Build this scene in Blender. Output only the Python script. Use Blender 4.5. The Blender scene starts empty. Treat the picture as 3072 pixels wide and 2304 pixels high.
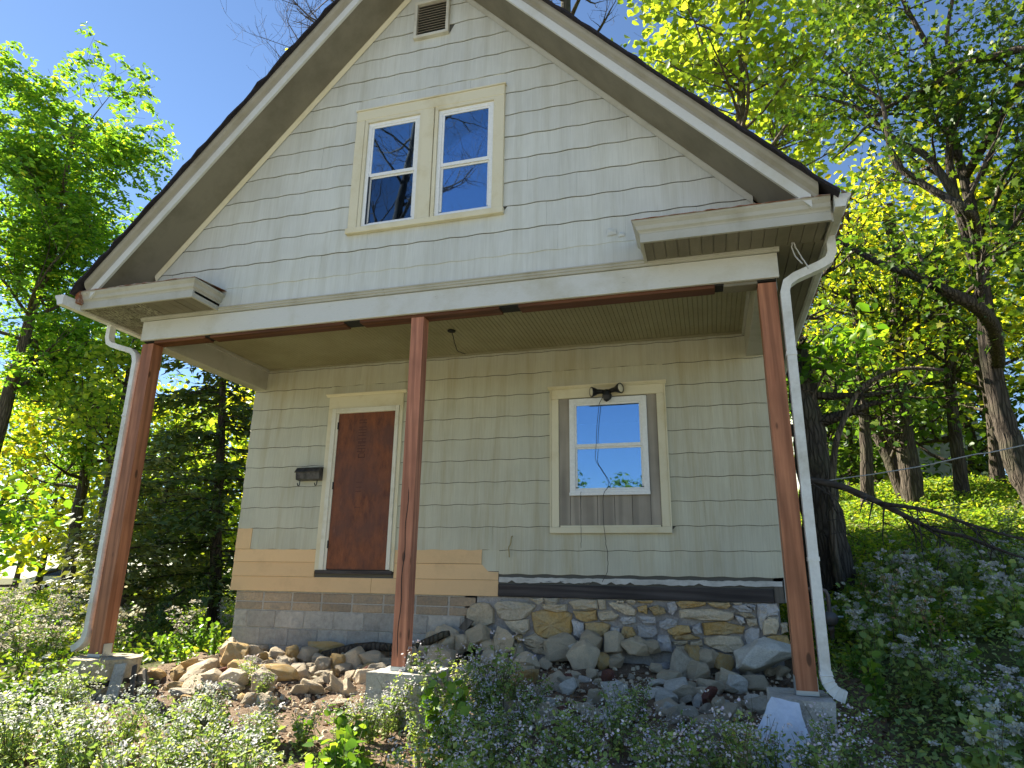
import bpy, bmesh, math, random
import numpy as np
from mathutils import Vector, Matrix, Euler

# ------------------------------------------------------------------ camera, sky, sun
scene = bpy.context.scene
COL = scene.collection
CAM = np.array([5.7059, -5.3203, 0.2291])
YAW, PITCH, ROLL = (math.radians(a) for a in (-16.3696, 15.9836, 0.8236))
fw = Vector((math.sin(YAW)*math.cos(PITCH), math.cos(YAW)*math.cos(PITCH), math.sin(PITCH)))
rt = Vector((math.cos(YAW), -math.sin(YAW), 0)); up = rt.cross(fw)
rt2 = rt*math.cos(ROLL)+up*math.sin(ROLL); up2 = -rt*math.sin(ROLL)+up*math.cos(ROLL)
cd = bpy.data.cameras.new('camera'); cam = bpy.data.objects.new('camera', cd); COL.objects.link(cam)
cd.sensor_width = 36; cd.lens = 1993.81/3072*36; cd.clip_start = .05; cd.clip_end = 3000
m = Matrix((rt2, up2, -fw)).transposed().to_4x4(); m.translation = Vector(CAM); cam.matrix_world = m
scene.camera = cam

SUN_AZ, SUN_EL = math.radians(-73), math.radians(38)
w = bpy.data.worlds.new('World'); scene.world = w; w.use_nodes = True
nt = w.node_tree; bg = nt.nodes['Background']
sky = nt.nodes.new('ShaderNodeTexSky'); sky.sky_type = 'NISHITA'; sky.sun_disc = False
sky.sun_elevation = SUN_EL; sky.sun_rotation = SUN_AZ; sky.air_density = .95; sky.dust_density = .02; sky.ozone_density = 4.3
nt.links.new(sky.outputs[0], bg.inputs[0]); bg.inputs[1].default_value = .05
sd = bpy.data.lights.new('sun', 'SUN'); sd.energy = 5.0; sd.angle = math.radians(.55); sd.color = (1, .93, .80)
so = bpy.data.objects.new('sun', sd); COL.objects.link(so); so.location = (-20, 14, 20)
todir = Vector((math.sin(SUN_AZ)*math.cos(SUN_EL), math.cos(SUN_AZ)*math.cos(SUN_EL), math.sin(SUN_EL)))
so.rotation_euler = todir.to_track_quat('Z', 'Y').to_euler()
vs = scene.view_settings; vs.view_transform = 'Standard'; vs.look = 'None'; vs.exposure = 1.98; vs.gamma = 1; vs.use_curve_mapping = False
scene.cycles.max_bounces = 7; scene.cycles.diffuse_bounces = 4; scene.cycles.glossy_bounces = 3
scene.cycles.transmission_bounces = 4; scene.cycles.transparent_max_bounces = 6
scene.cycles.caustics_reflective = False; scene.cycles.caustics_refractive = False
scene.cycles.sample_clamp_indirect = 6; scene.cycles.use_denoising = True

rng = np.random.default_rng(7); rnd = random.Random(11)

# ------------------------------------------------------------------ materials
def newmat(name):
    m_ = bpy.data.materials.new(name); m_.use_nodes = True
    n = m_.node_tree; n.nodes.clear()
    out = n.nodes.new('ShaderNodeOutputMaterial')
    return m_, n, out
def N(n, t, **kw):
    x = n.nodes.new(t)
    for k, v in kw.items():
        if k == 'ins':
            for a, b in v.items(): x.inputs[a].default_value = b
        else: setattr(x, k, v)
    return x
def L(n, a, b): n.links.new(a, b)
def rgba(c): return (c[0], c[1], c[2], 1)
def ramp(n, fac, cols):
    r = N(n, 'ShaderNodeValToRGB'); L(n, fac, r.inputs[0]); e = r.color_ramp.elements
    while len(e) < len(cols): e.new(.5)
    for i, (p, c) in enumerate(cols): e[i].position = p; e[i].color = rgba(c)
    return r.outputs[0]
def mixc(n, fac, a, b, mode='MIX'):
    x = N(n, 'ShaderNodeMix', data_type='RGBA', blend_type=mode)
    for s, v in ((x.inputs[0], fac), (x.inputs[6], a), (x.inputs[7], b)):
        if hasattr(v, 'links') or hasattr(v, 'is_linked'): L(n, v, s)
        else: s.default_value = v if isinstance(v, (int, float)) else rgba(v)
    return x.outputs[2]
def coords(n, scale=(1, 1, 1), kind='Object', rot=(0, 0, 0)):
    tc = N(n, 'ShaderNodeTexCoord'); mp = N(n, 'ShaderNodeMapping')
    mp.inputs['Scale'].default_value = scale; mp.inputs['Rotation'].default_value = rot
    L(n, tc.outputs[kind], mp.inputs[0]); return mp.outputs[0]
def noise(n, vec, scale, detail=4, rough=.55):
    x = N(n, 'ShaderNodeTexNoise', ins={'Scale': scale, 'Detail': detail, 'Roughness': rough}); L(n, vec, x.inputs['Vector']); return x.outputs[0]
def bsdf(n, out, col, rough=.6, spec=.3, bump=None, bs=.2, bd=.01, metal=0):
    p = N(n, 'ShaderNodeBsdfPrincipled', ins={'Roughness': rough, 'Metallic': metal, 'Specular IOR Level': spec})
    if hasattr(col, 'links'): L(n, col, p.inputs['Base Color'])
    else: p.inputs['Base Color'].default_value = rgba(col)
    if bump is not None:
        b = N(n, 'ShaderNodeBump', ins={'Strength': bs, 'Distance': bd}); L(n, bump, b.inputs['Height']); L(n, b.outputs[0], p.inputs['Normal'])
    L(n, p.outputs[0], out.inputs[0]); return p
def objrand(n): return N(n, 'ShaderNodeObjectInfo').outputs['Random']

def paint(name, c, rough=.55, dirt=(.25, .22, .16), dscale=3, damt=(.5, .8), grain=(1, 1, 1), bs=.15, vary=.06, chip=None, chipt=(.62, .66)):
    """painted wood / sheet: base colour, object to object variation, dirt patches, grain relief, optional chipped paint"""
    m_, n, o = newmat(name)
    v = coords(n, grain); v1 = coords(n)
    d = noise(n, v1, dscale, 6, .65); f = noise(n, v, 40, 3)
    dm = ramp(n, d, [(damt[0], (0, 0, 0)), (damt[1], (1, 1, 1))])
    col = mixc(n, dm, c, dirt)
    r = ramp(n, objrand(n), [(0, (1-vary,)*3), (1, (1+vary,)*3)])
    col = mixc(n, 1.0, col, r, 'MULTIPLY')
    g = ramp(n, f, [(.3, (.93,)*3), (.7, (1.05,)*3)]); col = mixc(n, 1.0, col, g, 'MULTIPLY')
    h = f
    if chip:
        k = noise(n, coords(n, (grain[0], grain[1], grain[2])), 9, 8, .7)
        km = ramp(n, k, [(chipt[0], (0, 0, 0)), (chipt[1], (1, 1, 1))]); col = mixc(n, km, col, chip)
    bsdf(n, o, col, rough, .25, h, bs, .004); return m_

def siding_mat(name, c, grime):
    m_, n, o = newmat(name)
    v = coords(n, (90, 90, 1.2)); comb = noise(n, v, 1.0, 2)
    big = noise(n, coords(n), 1.6, 5, .6); streak = noise(n, coords(n, (9, 9, .7)), 1.0, 5, .6)
    col = mixc(n, ramp(n, big, [(.35, (0, 0, 0)), (.75, (1, 1, 1))]), c, tuple(a*.86 for a in c))
    col = mixc(n, ramp(n, streak, [(.46, (0, 0, 0)), (.78, (.8,)*3)]), col, grime)
    col = mixc(n, 1.0, col, ramp(n, objrand(n), [(0, (.965, .965, .96)), (.5, (1, 1, 1)), (1, (1.025, 1.025, 1.015))]), 'MULTIPLY')
    col = mixc(n, 1.0, col, ramp(n, comb, [(.3, (.94,)*3), (.7, (1.04,)*3)]), 'MULTIPLY')
    bsdf(n, o, col, .62, .25, comb, .25, .003); return m_

def wood_mat(name, c1, c2, axis='z', scale=1.0, rough=.6, knots=True, spec=.25):
    m_, n, o = newmat(name)
    sc = {'z': (22, 22, 1.0), 'x': (1.0, 22, 22), 'y': (22, 1.0, 22)}[axis]
    v = coords(n, tuple(a*scale for a in sc)); g = noise(n, v, 1.4, 6, .65)
    ring = N(n, 'ShaderNodeTexWave', wave_type='BANDS', bands_direction='DIAGONAL', ins={'Scale': .35, 'Distortion': 9, 'Detail': 3, 'Detail Scale': 1.2}); L(n, v, ring.inputs[0])
    col = mixc(n, ramp(n, g, [(.3, (0, 0, 0)), (.72, (1, 1, 1))]), c1, c2)
    col = mixc(n, ramp(n, ring.outputs[1], [(.2, (0, 0, 0)), (.9, (.5,)*3)]), col, tuple(a*.6 for a in c2))
    col = mixc(n, 1.0, col, ramp(n, noise(n, coords(n), 2.2, 3), [(.3, (.82,)*3), (.7, (1.12,)*3)]), 'MULTIPLY')
    if knots:
        kv = {'z': (6.5, 6.5, 2.4), 'x': (1.6, 4, 4), 'y': (4, 1.6, 4)}[axis]
        k = N(n, 'ShaderNodeTexVoronoi', ins={'Scale': 1.0, 'Randomness': 1}); L(n, coords(n, kv), k.inputs['Vector'])
        km = ramp(n, k.outputs[0], [(.0, (1, 1, 1)), (.09, (.9,)*3), (.13, (0, 0, 0))]); col = mixc(n, km, col, tuple(a*.18 for a in c1))
    col = mixc(n, 1.0, col, ramp(n, objrand(n), [(0, (.88,)*3), (1, (1.08,)*3)]), 'MULTIPLY')
    bsdf(n, o, col, rough, spec, g, .35, .004); return m_

def bark_mat(name, c1, c2):
    m_, n, o = newmat(name)
    w_ = noise(n, coords(n), 3, 3); mp = coords(n, (26, 26, 3.2)); ad = N(n, 'ShaderNodeVectorMath', operation='ADD'); L(n, mp, ad.inputs[0]); L(n, w_, ad.inputs[1])
    v = N(n, 'ShaderNodeTexVoronoi', feature='DISTANCE_TO_EDGE', ins={'Scale': .7}); L(n, ad.outputs[0], v.inputs['Vector'])
    f = noise(n, coords(n, (1, 1, .5)), 34, 5, .7); rid = ramp(n, v.outputs[0], [(0, (0, 0, 0)), (.22, (1, 1, 1))])
    h = mixc(n, .35, rid, f); col = mixc(n, h, c2, c1)
    col = mixc(n, ramp(n, noise(n, coords(n), 1.7, 4), [(.5, (0, 0, 0)), (.75, (.45,)*3)]), col, (.10, .115, .06))
    bsdf(n, o, col, .92, .1, h, .9, .03); return m_

def stone_mat(name, c1, c2, c3, scale=5):
    m_, n, o = newmat(name)
    ob = N(n, 'ShaderNodeObjectInfo'); tc = N(n, 'ShaderNodeTexCoord')
    ad = N(n, 'ShaderNodeVectorMath', operation='ADD'); L(n, tc.outputs['Object'], ad.inputs[0]); L(n, ob.outputs['Location'], ad.inputs[1])
    ms = N(n, 'ShaderNodeVectorMath', operation='SCALE'); ms.inputs[3].default_value = 37; L(n, ob.outputs['Random'], ms.inputs[3])
    a2 = N(n, 'ShaderNodeVectorMath', operation='ADD'); L(n, ad.outputs[0], a2.inputs[0]); L(n, ob.outputs['Random'], a2.inputs[1])
    v = a2.outputs[0]
    a = noise(n, v, scale, 6, .65); b = noise(n, v, scale*2.3, 6, .7); f = noise(n, v, scale*9, 4, .7)
    col = mixc(n, ramp(n, a, [(.38, (0, 0, 0)), (.62, (1, 1, 1))]), c1, c2)
    col = mixc(n, ramp(n, b, [(.55, (0, 0, 0)), (.72, (.85,)*3)]), col, c3)
    col = mixc(n, 1.0, col, ramp(n, f, [(.25, (.72,)*3), (.75, (1.15,)*3)]), 'MULTIPLY')
    col = mixc(n, 1.0, col, ramp(n, ob.outputs['Random'], [(0, (.8,)*3), (1, (1.12,)*3)]), 'MULTIPLY')
    h = mixc(n, .5, b, f)
    bsdf(n, o, col, .88, .15, h, .9, .03); return m_

def leaf_mat(name, cols, trans=.5, rough=.45, ty=(1.5, 1.45, .6)):
    m_, n, o = newmat(name)
    at = N(n, 'ShaderNodeAttribute', attribute_name='rnd')
    c = ramp(n, at.outputs['Fac'], cols)
    c = mixc(n, 1.0, c, ramp(n, objrand(n), [(0, (.86, .9, .8)), (1, (1.1, 1.06, 1.1))]), 'MULTIPLY')
    p = N(n, 'ShaderNodeBsdfPrincipled', ins={'Roughness': rough, 'Specular IOR Level': .35}); L(n, c, p.inputs['Base Color'])
    t = N(n, 'ShaderNodeBsdfTranslucent'); tcx = mixc(n, 1.0, c, ty, 'MULTIPLY'); L(n, tcx, t.inputs[0])
    mx = N(n, 'ShaderNodeMixShader'); mx.inputs[0].default_value = trans
    L(n, p.outputs[0], mx.inputs[1]); L(n, t.outputs[0], mx.inputs[2]); L(n, mx.outputs[0], o.inputs[0]); return m_

def glass_mat(name, refl, tint=(1, 1, 1)):
    m_, n, o = newmat(name)
    g = N(n, 'ShaderNodeBsdfGlossy', ins={'Roughness': .015}); g.inputs[0].default_value = (.42, .68, 1, 1)
    wv = noise(n, coords(n), 1.6, 2); b = N(n, 'ShaderNodeBump', ins={'Strength': .05, 'Distance': .02}); L(n, wv, b.inputs['Height']); L(n, b.outputs[0], g.inputs['Normal'])
    t = N(n, 'ShaderNodeBsdfTransparent'); t.inputs[0].default_value = rgba(tint)
    fr = N(n, 'ShaderNodeFresnel', ins={'IOR': 1.5})
    ma = N(n, 'ShaderNodeMath', operation='ADD'); L(n, fr.outputs[0], ma.inputs[0]); ma.inputs[1].default_value = refl
    mx = N(n, 'ShaderNodeMixShader'); L(n, ma.outputs[0], mx.inputs[0]); L(n, t.outputs[0], mx.inputs[1]); L(n, g.outputs[0], mx.inputs[2]); L(n, mx.outputs[0], o.inputs[0]); return m_

def plain(name, c, rough=.5, metal=0, spec=.4, var=None):
    m_, n, o = newmat(name)
    if var:
        col = mixc(n, ramp(n, noise(n, coords(n), var[1], 5, .65), [(.4, (0, 0, 0)), (.65, (1, 1, 1))]), c, var[0])
        bsdf(n, o, col, rough, spec, noise(n, coords(n), var[1]*6, 3), .2, .004, metal)
    else: bsdf(n, o, c, rough, spec, noise(n, coords(n), 60, 2), .05, .002, metal)
    return m_

M = {}
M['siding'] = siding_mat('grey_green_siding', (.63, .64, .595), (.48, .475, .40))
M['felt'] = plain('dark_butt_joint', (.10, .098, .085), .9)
M['raketrim'] = paint('weathered_rake_trim', (.33, .305, .245), .6, (.21, .185, .125), 2.2, (.45, .8), (2, 20, 20), .15, .03, (.10, .09, .07), (.70, .73))
M['siding_porch'] = siding_mat('porch_shade_siding', (.54, .53, .42), (.40, .35, .22))  # darker, yellower copy of the siding: under-porch shade put into its colour
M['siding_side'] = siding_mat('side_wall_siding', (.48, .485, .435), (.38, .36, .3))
M['tan'] = paint('tan_lap_siding', (.72, .49, .26), .6, (.58, .39, .21), 4, (.5, .9), (1, 30, 30), .1, .05)
M['trim'] = paint('grey_white_trim', (.45, .44, .385), .5, (.28, .26, .19), 2.2, (.48, .85), (1, 20, 20), .12, .03, (.14, .13, .10), (.655, .685))
M['fascia'] = paint('beam_fascia_paint', (.61, .61, .575), .5, (.44, .41, .30), 1.3, (.52, .8), (1, 20, 20), .12, .03, (.13, .12, .095), (.67, .695))
M['cream'] = paint('cream_window_trim', (.70, .645, .47), .5, (.54, .45, .24), 2.5, (.5, .85), (20, 20, 2), .15, .04, (.25, .2, .12), (.72, .75))
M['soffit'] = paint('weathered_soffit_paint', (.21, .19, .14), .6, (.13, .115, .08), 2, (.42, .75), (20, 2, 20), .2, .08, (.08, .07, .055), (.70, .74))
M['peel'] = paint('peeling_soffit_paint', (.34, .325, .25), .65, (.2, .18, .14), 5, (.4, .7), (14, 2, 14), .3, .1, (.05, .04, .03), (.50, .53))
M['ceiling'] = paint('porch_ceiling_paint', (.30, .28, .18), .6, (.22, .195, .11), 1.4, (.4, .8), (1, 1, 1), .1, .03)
M['vinyl'] = paint('white_vinyl', (.80, .81, .80), .35, (.6, .6, .56), 5, (.6, .95), (1, 1, 1), .03, .02)
M['whitewood'] = paint('white_door_frame', (.70, .68, .58), .5, (.42, .36, .2), 3, (.5, .85), (20, 20, 2), .15, .04, (.22, .17, .1), (.68, .72))
M['peelwhite'] = paint('peeling_white_strip', (.52, .52, .49), .6, (.3, .29, .26), 4, (.45, .75), (.35, 3, 3), .3, .06, (.07, .068, .062), (.56, .60))
M['gutter'] = paint('gutter_white', (.74, .74, .70), .45, (.42, .39, .30), 2.2, (.45, .8), (1, 1, 1), .05, .03)
M['rust'] = paint('rusty_flashing', (.45, .42, .37), .7, (.22, .075, .03), 6, (.38, .56), (1, 1, 1), .3, .05, (.05, .04, .03), (.66, .7))
M['post'] = wood_mat('redwood_post', (.52, .225, .115), (.29, .108, .052), 'z', 1.0, .5)
M['postmid'] = wood_mat('redwood_post_weathered', (.55, .235, .14), (.35, .135, .078), 'z', 1.0, .55)
M['stamp'] = plain('faded_stamp_ink', (.075, .028, .018), .8)
M['beamwood'] = wood_mat('red_brown_beam_lumber', (.17, .066, .03), (.085, .032, .016), 'x', .6, .6, False)
M['sill'] = wood_mat('weathered_grey_plank', (.098, .088, .085), (.052, .046, .044), 'x', .7, .8, False, .15)
M['oldwood'] = wood_mat('old_grey_board', (.20, .18, .15), (.10, .085, .07), 'z', .8, .8, False, .15)
M['bark'] = bark_mat('tree_bark', (.19, .15, .11), (.05, .039, .029))
M['barkdark'] = bark_mat('dark_tree_bark', (.115, .093, .072), (.032, .026, .02))
M['barkgrey'] = wood_mat('grey_twig_bark', (.15, .125, .115), (.075, .06, .055), 'z', .8, .9, False, .1)
M['deadwood'] = wood_mat('dead_branch_bark', (.13, .11, .095), (.055, .046, .04), 'x', .8, .9, False, .1)
M['infill'] = wood_mat('grey_brown_infill_board', (.40, .36, .30), (.33, .295, .245), 'z', .5, .7, False, .15)
M['stone_b'] = stone_mat('buff_limestone', (.66, .54, .37), (.58, .49, .35), (.42, .365, .28))
M['stone_o'] = stone_mat('ochre_limestone', (.58, .37, .13), (.56, .42, .22), (.44, .35, .23))
M['stone_g'] = stone_mat('grey_limestone', (.70, .57, .39), (.60, .50, .35), (.70, .55, .35))
M['stone_m'] = stone_mat('mortar_smeared_stone', (.56, .54, .52), (.50, .475, .45), (.60, .50, .33))
M['stone_p'] = stone_mat('pale_limestone', (.56, .49, .37), (.46, .40, .30), (.34, .29, .22))
M['stone_w'] = stone_mat('whitish_limestone', (.80, .755, .65), (.68, .635, .53), (.50, .45, .36))
M['stone_r'] = stone_mat('red_brick_fragment', (.27, .105, .065), (.22, .10, .08), (.36, .30, .27))
M['mortar'] = stone_mat('foundation_mortar', (.44, .42, .40), (.35, .33, .31), (.22, .205, .19), 5)
M['cmortar'] = stone_mat('block_mortar', (.50, .47, .42), (.43, .41, .37), (.33, .31, .28), 9)
M['block'] = stone_mat('concrete_block', (.46, .43, .38), (.41, .385, .34), (.29, .27, .24), 2)
M['brick'] = stone_mat('tan_concrete_brick', (.45, .34, .23), (.37, .30, .22), (.29, .255, .21), 4)
M['concrete'] = stone_mat('pier_concrete', (.60, .52, .36), (.50, .43, .30), (.24, .21, .16), 3)
M['concwhite'] = stone_mat('whitewashed_concrete', (.58, .55, .48), (.46, .43, .37), (.25, .23, .19), 6)
M['galv'] = plain('galvanized_bracket', (.42, .47, .50), .4, .85, .5)
M['black'] = plain('black_enamel', (.012, .012, .012), .35)
M['tar'] = plain('black_band', (.01, .01, .01), .6)
M['roof'] = plain('asphalt_roof_shingle', (.020, .018, .022), .9, 0, .2, ((.035, .03, .034), 14))
M['louvre'] = paint('brown_grey_louvre', (.34, .30, .23), .6, (.2, .17, .12), 5, (.5, .8), (1, 1, 1), .1, .03)
M['vent'] = paint('vent_grey_paint', (.60, .58, .50), .5, (.36, .33, .25), 5, (.5, .8), (1, 1, 1), .1, .03)
M['dark'] = plain('dark_interior', (.02, .019, .018), .9)
M['room'] = plain('interior_wall', (.12, .11, .10), .9)
M['glass'] = glass_mat('window_glass', .42); M['screen'] = glass_mat('screened_glass', .15, (.25, .25, .25)); M['glasslow'] = glass_mat('porch_window_glass', .40)
M['blind'] = plain('window_blind_vinyl', (.55, .57, .6), .5)
M['mailbox'] = plain('black_worn_metal', (.022, .021, .021), .45, .3, .5, ((.09, .085, .08), 9))
M['lens'] = plain('lamp_lens', (.62, .58, .46), .15, 0, .6)
M['wire'] = plain('black_cable', (.03, .028, .026), .5); M['greywire'] = plain('grey_cable', (.45, .45, .44), .5); M['yelwire'] = plain('ochre_cable_stub', (.34, .27, .12), .6)
M['pipe'] = plain('grey_gas_pipe', (.14, .145, .15), .5, .3, .4, ((.2, .12, .08), 8))
M['sheet'] = paint('white_plastic_sheet', (.70, .72, .77), .4, (.55, .57, .62), 4, (.5, .9), (1, 1, 1), .1, .02)
M['gravel'] = stone_mat('pale_bounce_gravel', (.46, .43, .38), (.40, .375, .335), (.33, .31, .28), 2)  # for the added ground that bounces sun onto the facade
M['asphalt'] = plain('road_asphalt', (.20, .195, .19), .75, 0, .3, ((.25, .245, .24), 1.5))
M['carpaint'] = plain('silver_car_paint', (.38, .40, .42), .22, .6, .6); M['carglass'] = plain('car_glass', (.02, .025, .03), .05, 0, .9); M['tyre'] = plain('tyre_rubber', (.015, .015, .015), .8); M['rim'] = plain('wheel_rim', (.45, .45, .46), .3, .9)
M['nbr'] = siding_mat('neighbour_siding', (.42, .45, .40), (.3, .3, .26))

def osb():
    m_, n, o = newmat('red_brown_plywood')
    a = noise(n, coords(n, (14, 14, 5)), 1.2, 7, .7); b = noise(n, coords(n, (1, 1, 1)), 2.2, 4)
    col = mixc(n, ramp(n, a, [(.34, (0, 0, 0)), (.68, (1, 1, 1))]), (.25, .085, .034), (.10, .034, .019))
    col = mixc(n, ramp(n, b, [(.42, (0, 0, 0)), (.62, (.75,)*3)]), col, (.115, .052, .040))
    s = noise(n, coords(n, (30, 30, 3)), 1.5, 3); col = mixc(n, ramp(n, s, [(.68, (0, 0, 0)), (.74, (.5,)*3)]), col, (.27, .15, .11))
    bsdf(n, o, col, .62, .3, a, .3, .004); return m_
M['osb'] = osb()

LV = {
 'walnut': leaf_mat('walnut_leaf', [(0, (0.066, 0.160, 0.026)), (.45, (0.133, 0.282, 0.034)), (.8, (0.246, 0.415, 0.038)), (1, (0.566, 0.566, 0.056))], .58),
 'green': leaf_mat('mid_green_leaf', [(0, (0.043, 0.102, 0.017)), (.5, (0.094, 0.189, 0.026)), (1, (0.203, 0.290, 0.036))], .5),
 'sap': leaf_mat('sapling_leaf', [(0, (0.072, 0.174, 0.020)), (.6, (0.174, 0.334, 0.029)), (.93, (0.348, 0.435, 0.043)), (1, (0.600, 0.392, 0.029))], .52),
 'tulip': leaf_mat('yellow_green_tulip_leaf', [(0, (0.156, 0.247, 0.039)), (.5, (0.281, 0.383, 0.050)), (1, (0.437, 0.469, 0.058))], .55),
 'oak': leaf_mat('dark_oak_leaf', [(0, (0.032, 0.072, 0.018)), (.5, (0.072, 0.143, 0.023)), (.85, (0.172, 0.257, 0.029)), (1, (0.372, 0.343, 0.043))], .42),
 'yellow': leaf_mat('yellowing_leaf', [(0, (0.174, 0.267, 0.035)), (.4, (0.347, 0.416, 0.044)), (.8, (0.552, 0.534, 0.035)), (1, (0.552, 0.400, 0.035))], .58),
 'bg': leaf_mat('background_leaf', [(0, (0.097, 0.184, 0.028)), (.4, (0.210, 0.330, 0.040)), (.8, (0.403, 0.477, 0.059)), (1, (0.546, 0.514, 0.059))], .58),
 'cedar': leaf_mat('cedar_foliage', [(0, (0.049, 0.082, 0.019)), (.6, (0.103, 0.162, 0.030)), (1, (0.239, 0.251, 0.046))], .22),
 'juniper': leaf_mat('juniper_foliage', [(0, (0.117, 0.147, 0.043)), (.6, (0.214, 0.244, 0.072)), (1, (0.370, 0.351, 0.114))], .3),
 'herb': leaf_mat('aster_leaf', [(0, (0.035, 0.081, 0.024)), (.5, (0.072, 0.147, 0.035)), (.9, (0.160, 0.236, 0.044)), (1, (0.384, 0.294, 0.053))], .38),
 'weed': leaf_mat('weed_leaf', [(0, (0.063, 0.152, 0.029)), (.5, (0.134, 0.266, 0.035)), (1, (0.284, 0.391, 0.053))], .45),
 'lit': leaf_mat('hillside_leaf', [(0, (0.072, 0.160, 0.023)), (.5, (0.174, 0.290, 0.029)), (.85, (0.348, 0.406, 0.043)), (1, (0.522, 0.435, 0.087))], .5),
 'litter': leaf_mat('dead_leaf_litter', [(0, (0.100, 0.055, 0.030)), (.5, (0.190, 0.110, 0.060)), (.85, (0.300, 0.190, 0.100)), (1, (0.360, 0.270, 0.160))], .15, .8, (1, .9, .7)),
 'lav': leaf_mat('lavender_petal', [(0, (.60, .50, .62)), (.5, (.74, .67, .73)), (1, (.84, .81, .78))], .35, .7, (1, 1, 1)),
 'white': leaf_mat('white_petal', [(0, (0.580, 0.580, 0.500)), (.5, (0.600, 0.600, 0.600)), (1, (0.600, 0.600, 0.600))], .35, .7, (1, 1, .95)),
 'seed': leaf_mat('pale_flower_fluff', [(0, (0.340, 0.290, 0.200)), (.5, (0.540, 0.480, 0.380)), (1, (0.600, 0.600, 0.580))], .4, .8, (1, 1, .9)),
 'dry': leaf_mat('dry_stalk', [(0, (.22, .15, .08)), (1, (.36, .27, .16))], 0, .8),
 'cov': leaf_mat('grey_green_herb_leaf', [(0, (0.122, 0.208, 0.074)), (.5, (0.245, 0.353, 0.109)), (1, (0.465, 0.538, 0.184))], .4),
 'stem': leaf_mat('herb_stem', [(0, (0.060, 0.075, 0.025)), (1, (0.130, 0.100, 0.050))], 0, .7),
}

# ------------------------------------------------------------------ geometry helpers
class MB:
    def __init__(s): s.v = []; s.f = []
    def add(s, vs, fs):
        o = len(s.v); s.v += [tuple(p) for p in vs]; s.f += [tuple(i+o for i in f) for f in fs]; return s
    def box(s, x0, x1, y0, y1, z0, z1):
        return s.add([(x, y, z) for z in (z0, z1) for y in (y0, y1) for x in (x0, x1)],
                     [(0, 2, 3, 1), (4, 5, 7, 6), (0, 1, 5, 4), (2, 6, 7, 3), (0, 4, 6, 2), (1, 3, 7, 5)])
    def prism(s, prof, axis, a0, a1):
        """extrude a profile polygon along an axis: prof in (y,z) for 'x', (x,z) for 'y', (x,y) for 'z'"""
        def pt(p, a): return {'x': (a, p[0], p[1]), 'y': (p[0], a, p[1]), 'z': (p[0], p[1], a)}[axis]
        n = len(prof)
        return s.add([pt(p, a0) for p in prof]+[pt(p, a1) for p in prof],
                     [tuple(range(n))[::-1], tuple(range(n, 2*n))]+[(i, (i+1) % n, n+(i+1) % n, n+i) for i in range(n)])
    def tube(s, path, r, n=6, cap=True, flat=None):
        P = [Vector(p) for p in path]; R = r if hasattr(r, '__len__') else [r]*len(P)
        o = len(s.v); u = None
        for i, p in enumerate(P):
            t = (P[min(i+1, len(P)-1)]-P[max(i-1, 0)]).normalized()
            if u is None: u = t.orthogonal().normalized() if flat is None else Vector(flat)
            u = (u-t*u.dot(t)).normalized(); b = t.cross(u)
            for k in range(n):
                a = 2*math.pi*(k+.5 if flat else k)/n; s.v.append(tuple(p+R[i]*(math.cos(a)*u+math.sin(a)*b)))
        for i in range(len(P)-1):
            for k in range(n): s.f.append((o+i*n+k, o+i*n+(k+1) % n, o+(i+1)*n+(k+1) % n, o+(i+1)*n+k))
        if cap: s.f.append(tuple(o+k for k in range(n))[::-1]); s.f.append(tuple(o+(len(P)-1)*n+k for k in range(n)))
        return s
    def rect_tube(s, path, wx, wy):
        """rectangular pipe along a path lying in an x-z plane: wx across in that plane, wy along y"""
        P = [Vector(p) for p in path]; o = len(s.v)
        for i, p in enumerate(P):
            t = (P[min(i+1, len(P)-1)]-P[max(i-1, 0)]).normalized(); y = Vector((0, 1, 0)); a = t.cross(y).normalized()
            k = 1.0
            if 0 < i < len(P)-1:
                t0 = (P[i]-P[i-1]).normalized(); k = 1/max(.5, t0.dot(t))
            for sx, sy in ((-1, -1), (1, -1), (1, 1), (-1, 1)): s.v.append(tuple(p+a*sx*wx/2*k+y*sy*wy/2))
        for i in range(len(P)-1):
            for k in range(4): s.f.append((o+i*4+k, o+i*4+(k+1) % 4, o+(i+1)*4+(k+1) % 4, o+(i+1)*4+k))
        s.f.append((o+3, o+2, o+1, o)); e = o+(len(P)-1)*4; s.f.append((e, e+1, e+2, e+3)); return s
    def mesh(s, name):
        me = bpy.data.meshes.new(name); me.from_pydata(s.v, [], s.f); me.update(); return me
    def build(s, name, mat, parent=None, smooth=False, bevel=0):
        me = s.mesh(name); me.materials.append(M[mat] if isinstance(mat, str) else mat)
        bm = bmesh.new(); bm.from_mesh(me); bmesh.ops.recalc_face_normals(bm, faces=bm.faces)
        if bevel: bmesh.ops.bevel(bm, geom=bm.edges[:], offset=bevel, segments=1, affect='EDGES', clamp_overlap=True)
        bm.to_mesh(me); bm.free()
        if smooth: me.polygons.foreach_set('use_smooth', [True]*len(me.polygons))
        return link(name, me, parent)
def link(name, data, parent=None):
    o = bpy.data.objects.new(name, data); COL.objects.link(o)
    if parent: o.parent = parent
    return o
def tag(o, label=None, cat=None, group=None, kind=None):
    if label: o['label'] = label
    if cat: o['category'] = cat
    if group: o['group'] = group
    if kind: o['kind'] = kind
    return o
def empty(name, loc=(0, 0, 0), rz=0):
    o = link(name, None); o.location = loc; o.rotation_euler = (0, 0, rz); o.empty_display_size = .2; return o
def bx(name, mat, parent, *b, bevel=0): return MB().box(*b).build(name, mat, parent, bevel=bevel)
def copy_tree(o, parent=None):
    c = o.copy(); COL.objects.link(c); c.parent = parent
    for ch in o.children: copy_tree(ch, c)
    return c

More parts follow.
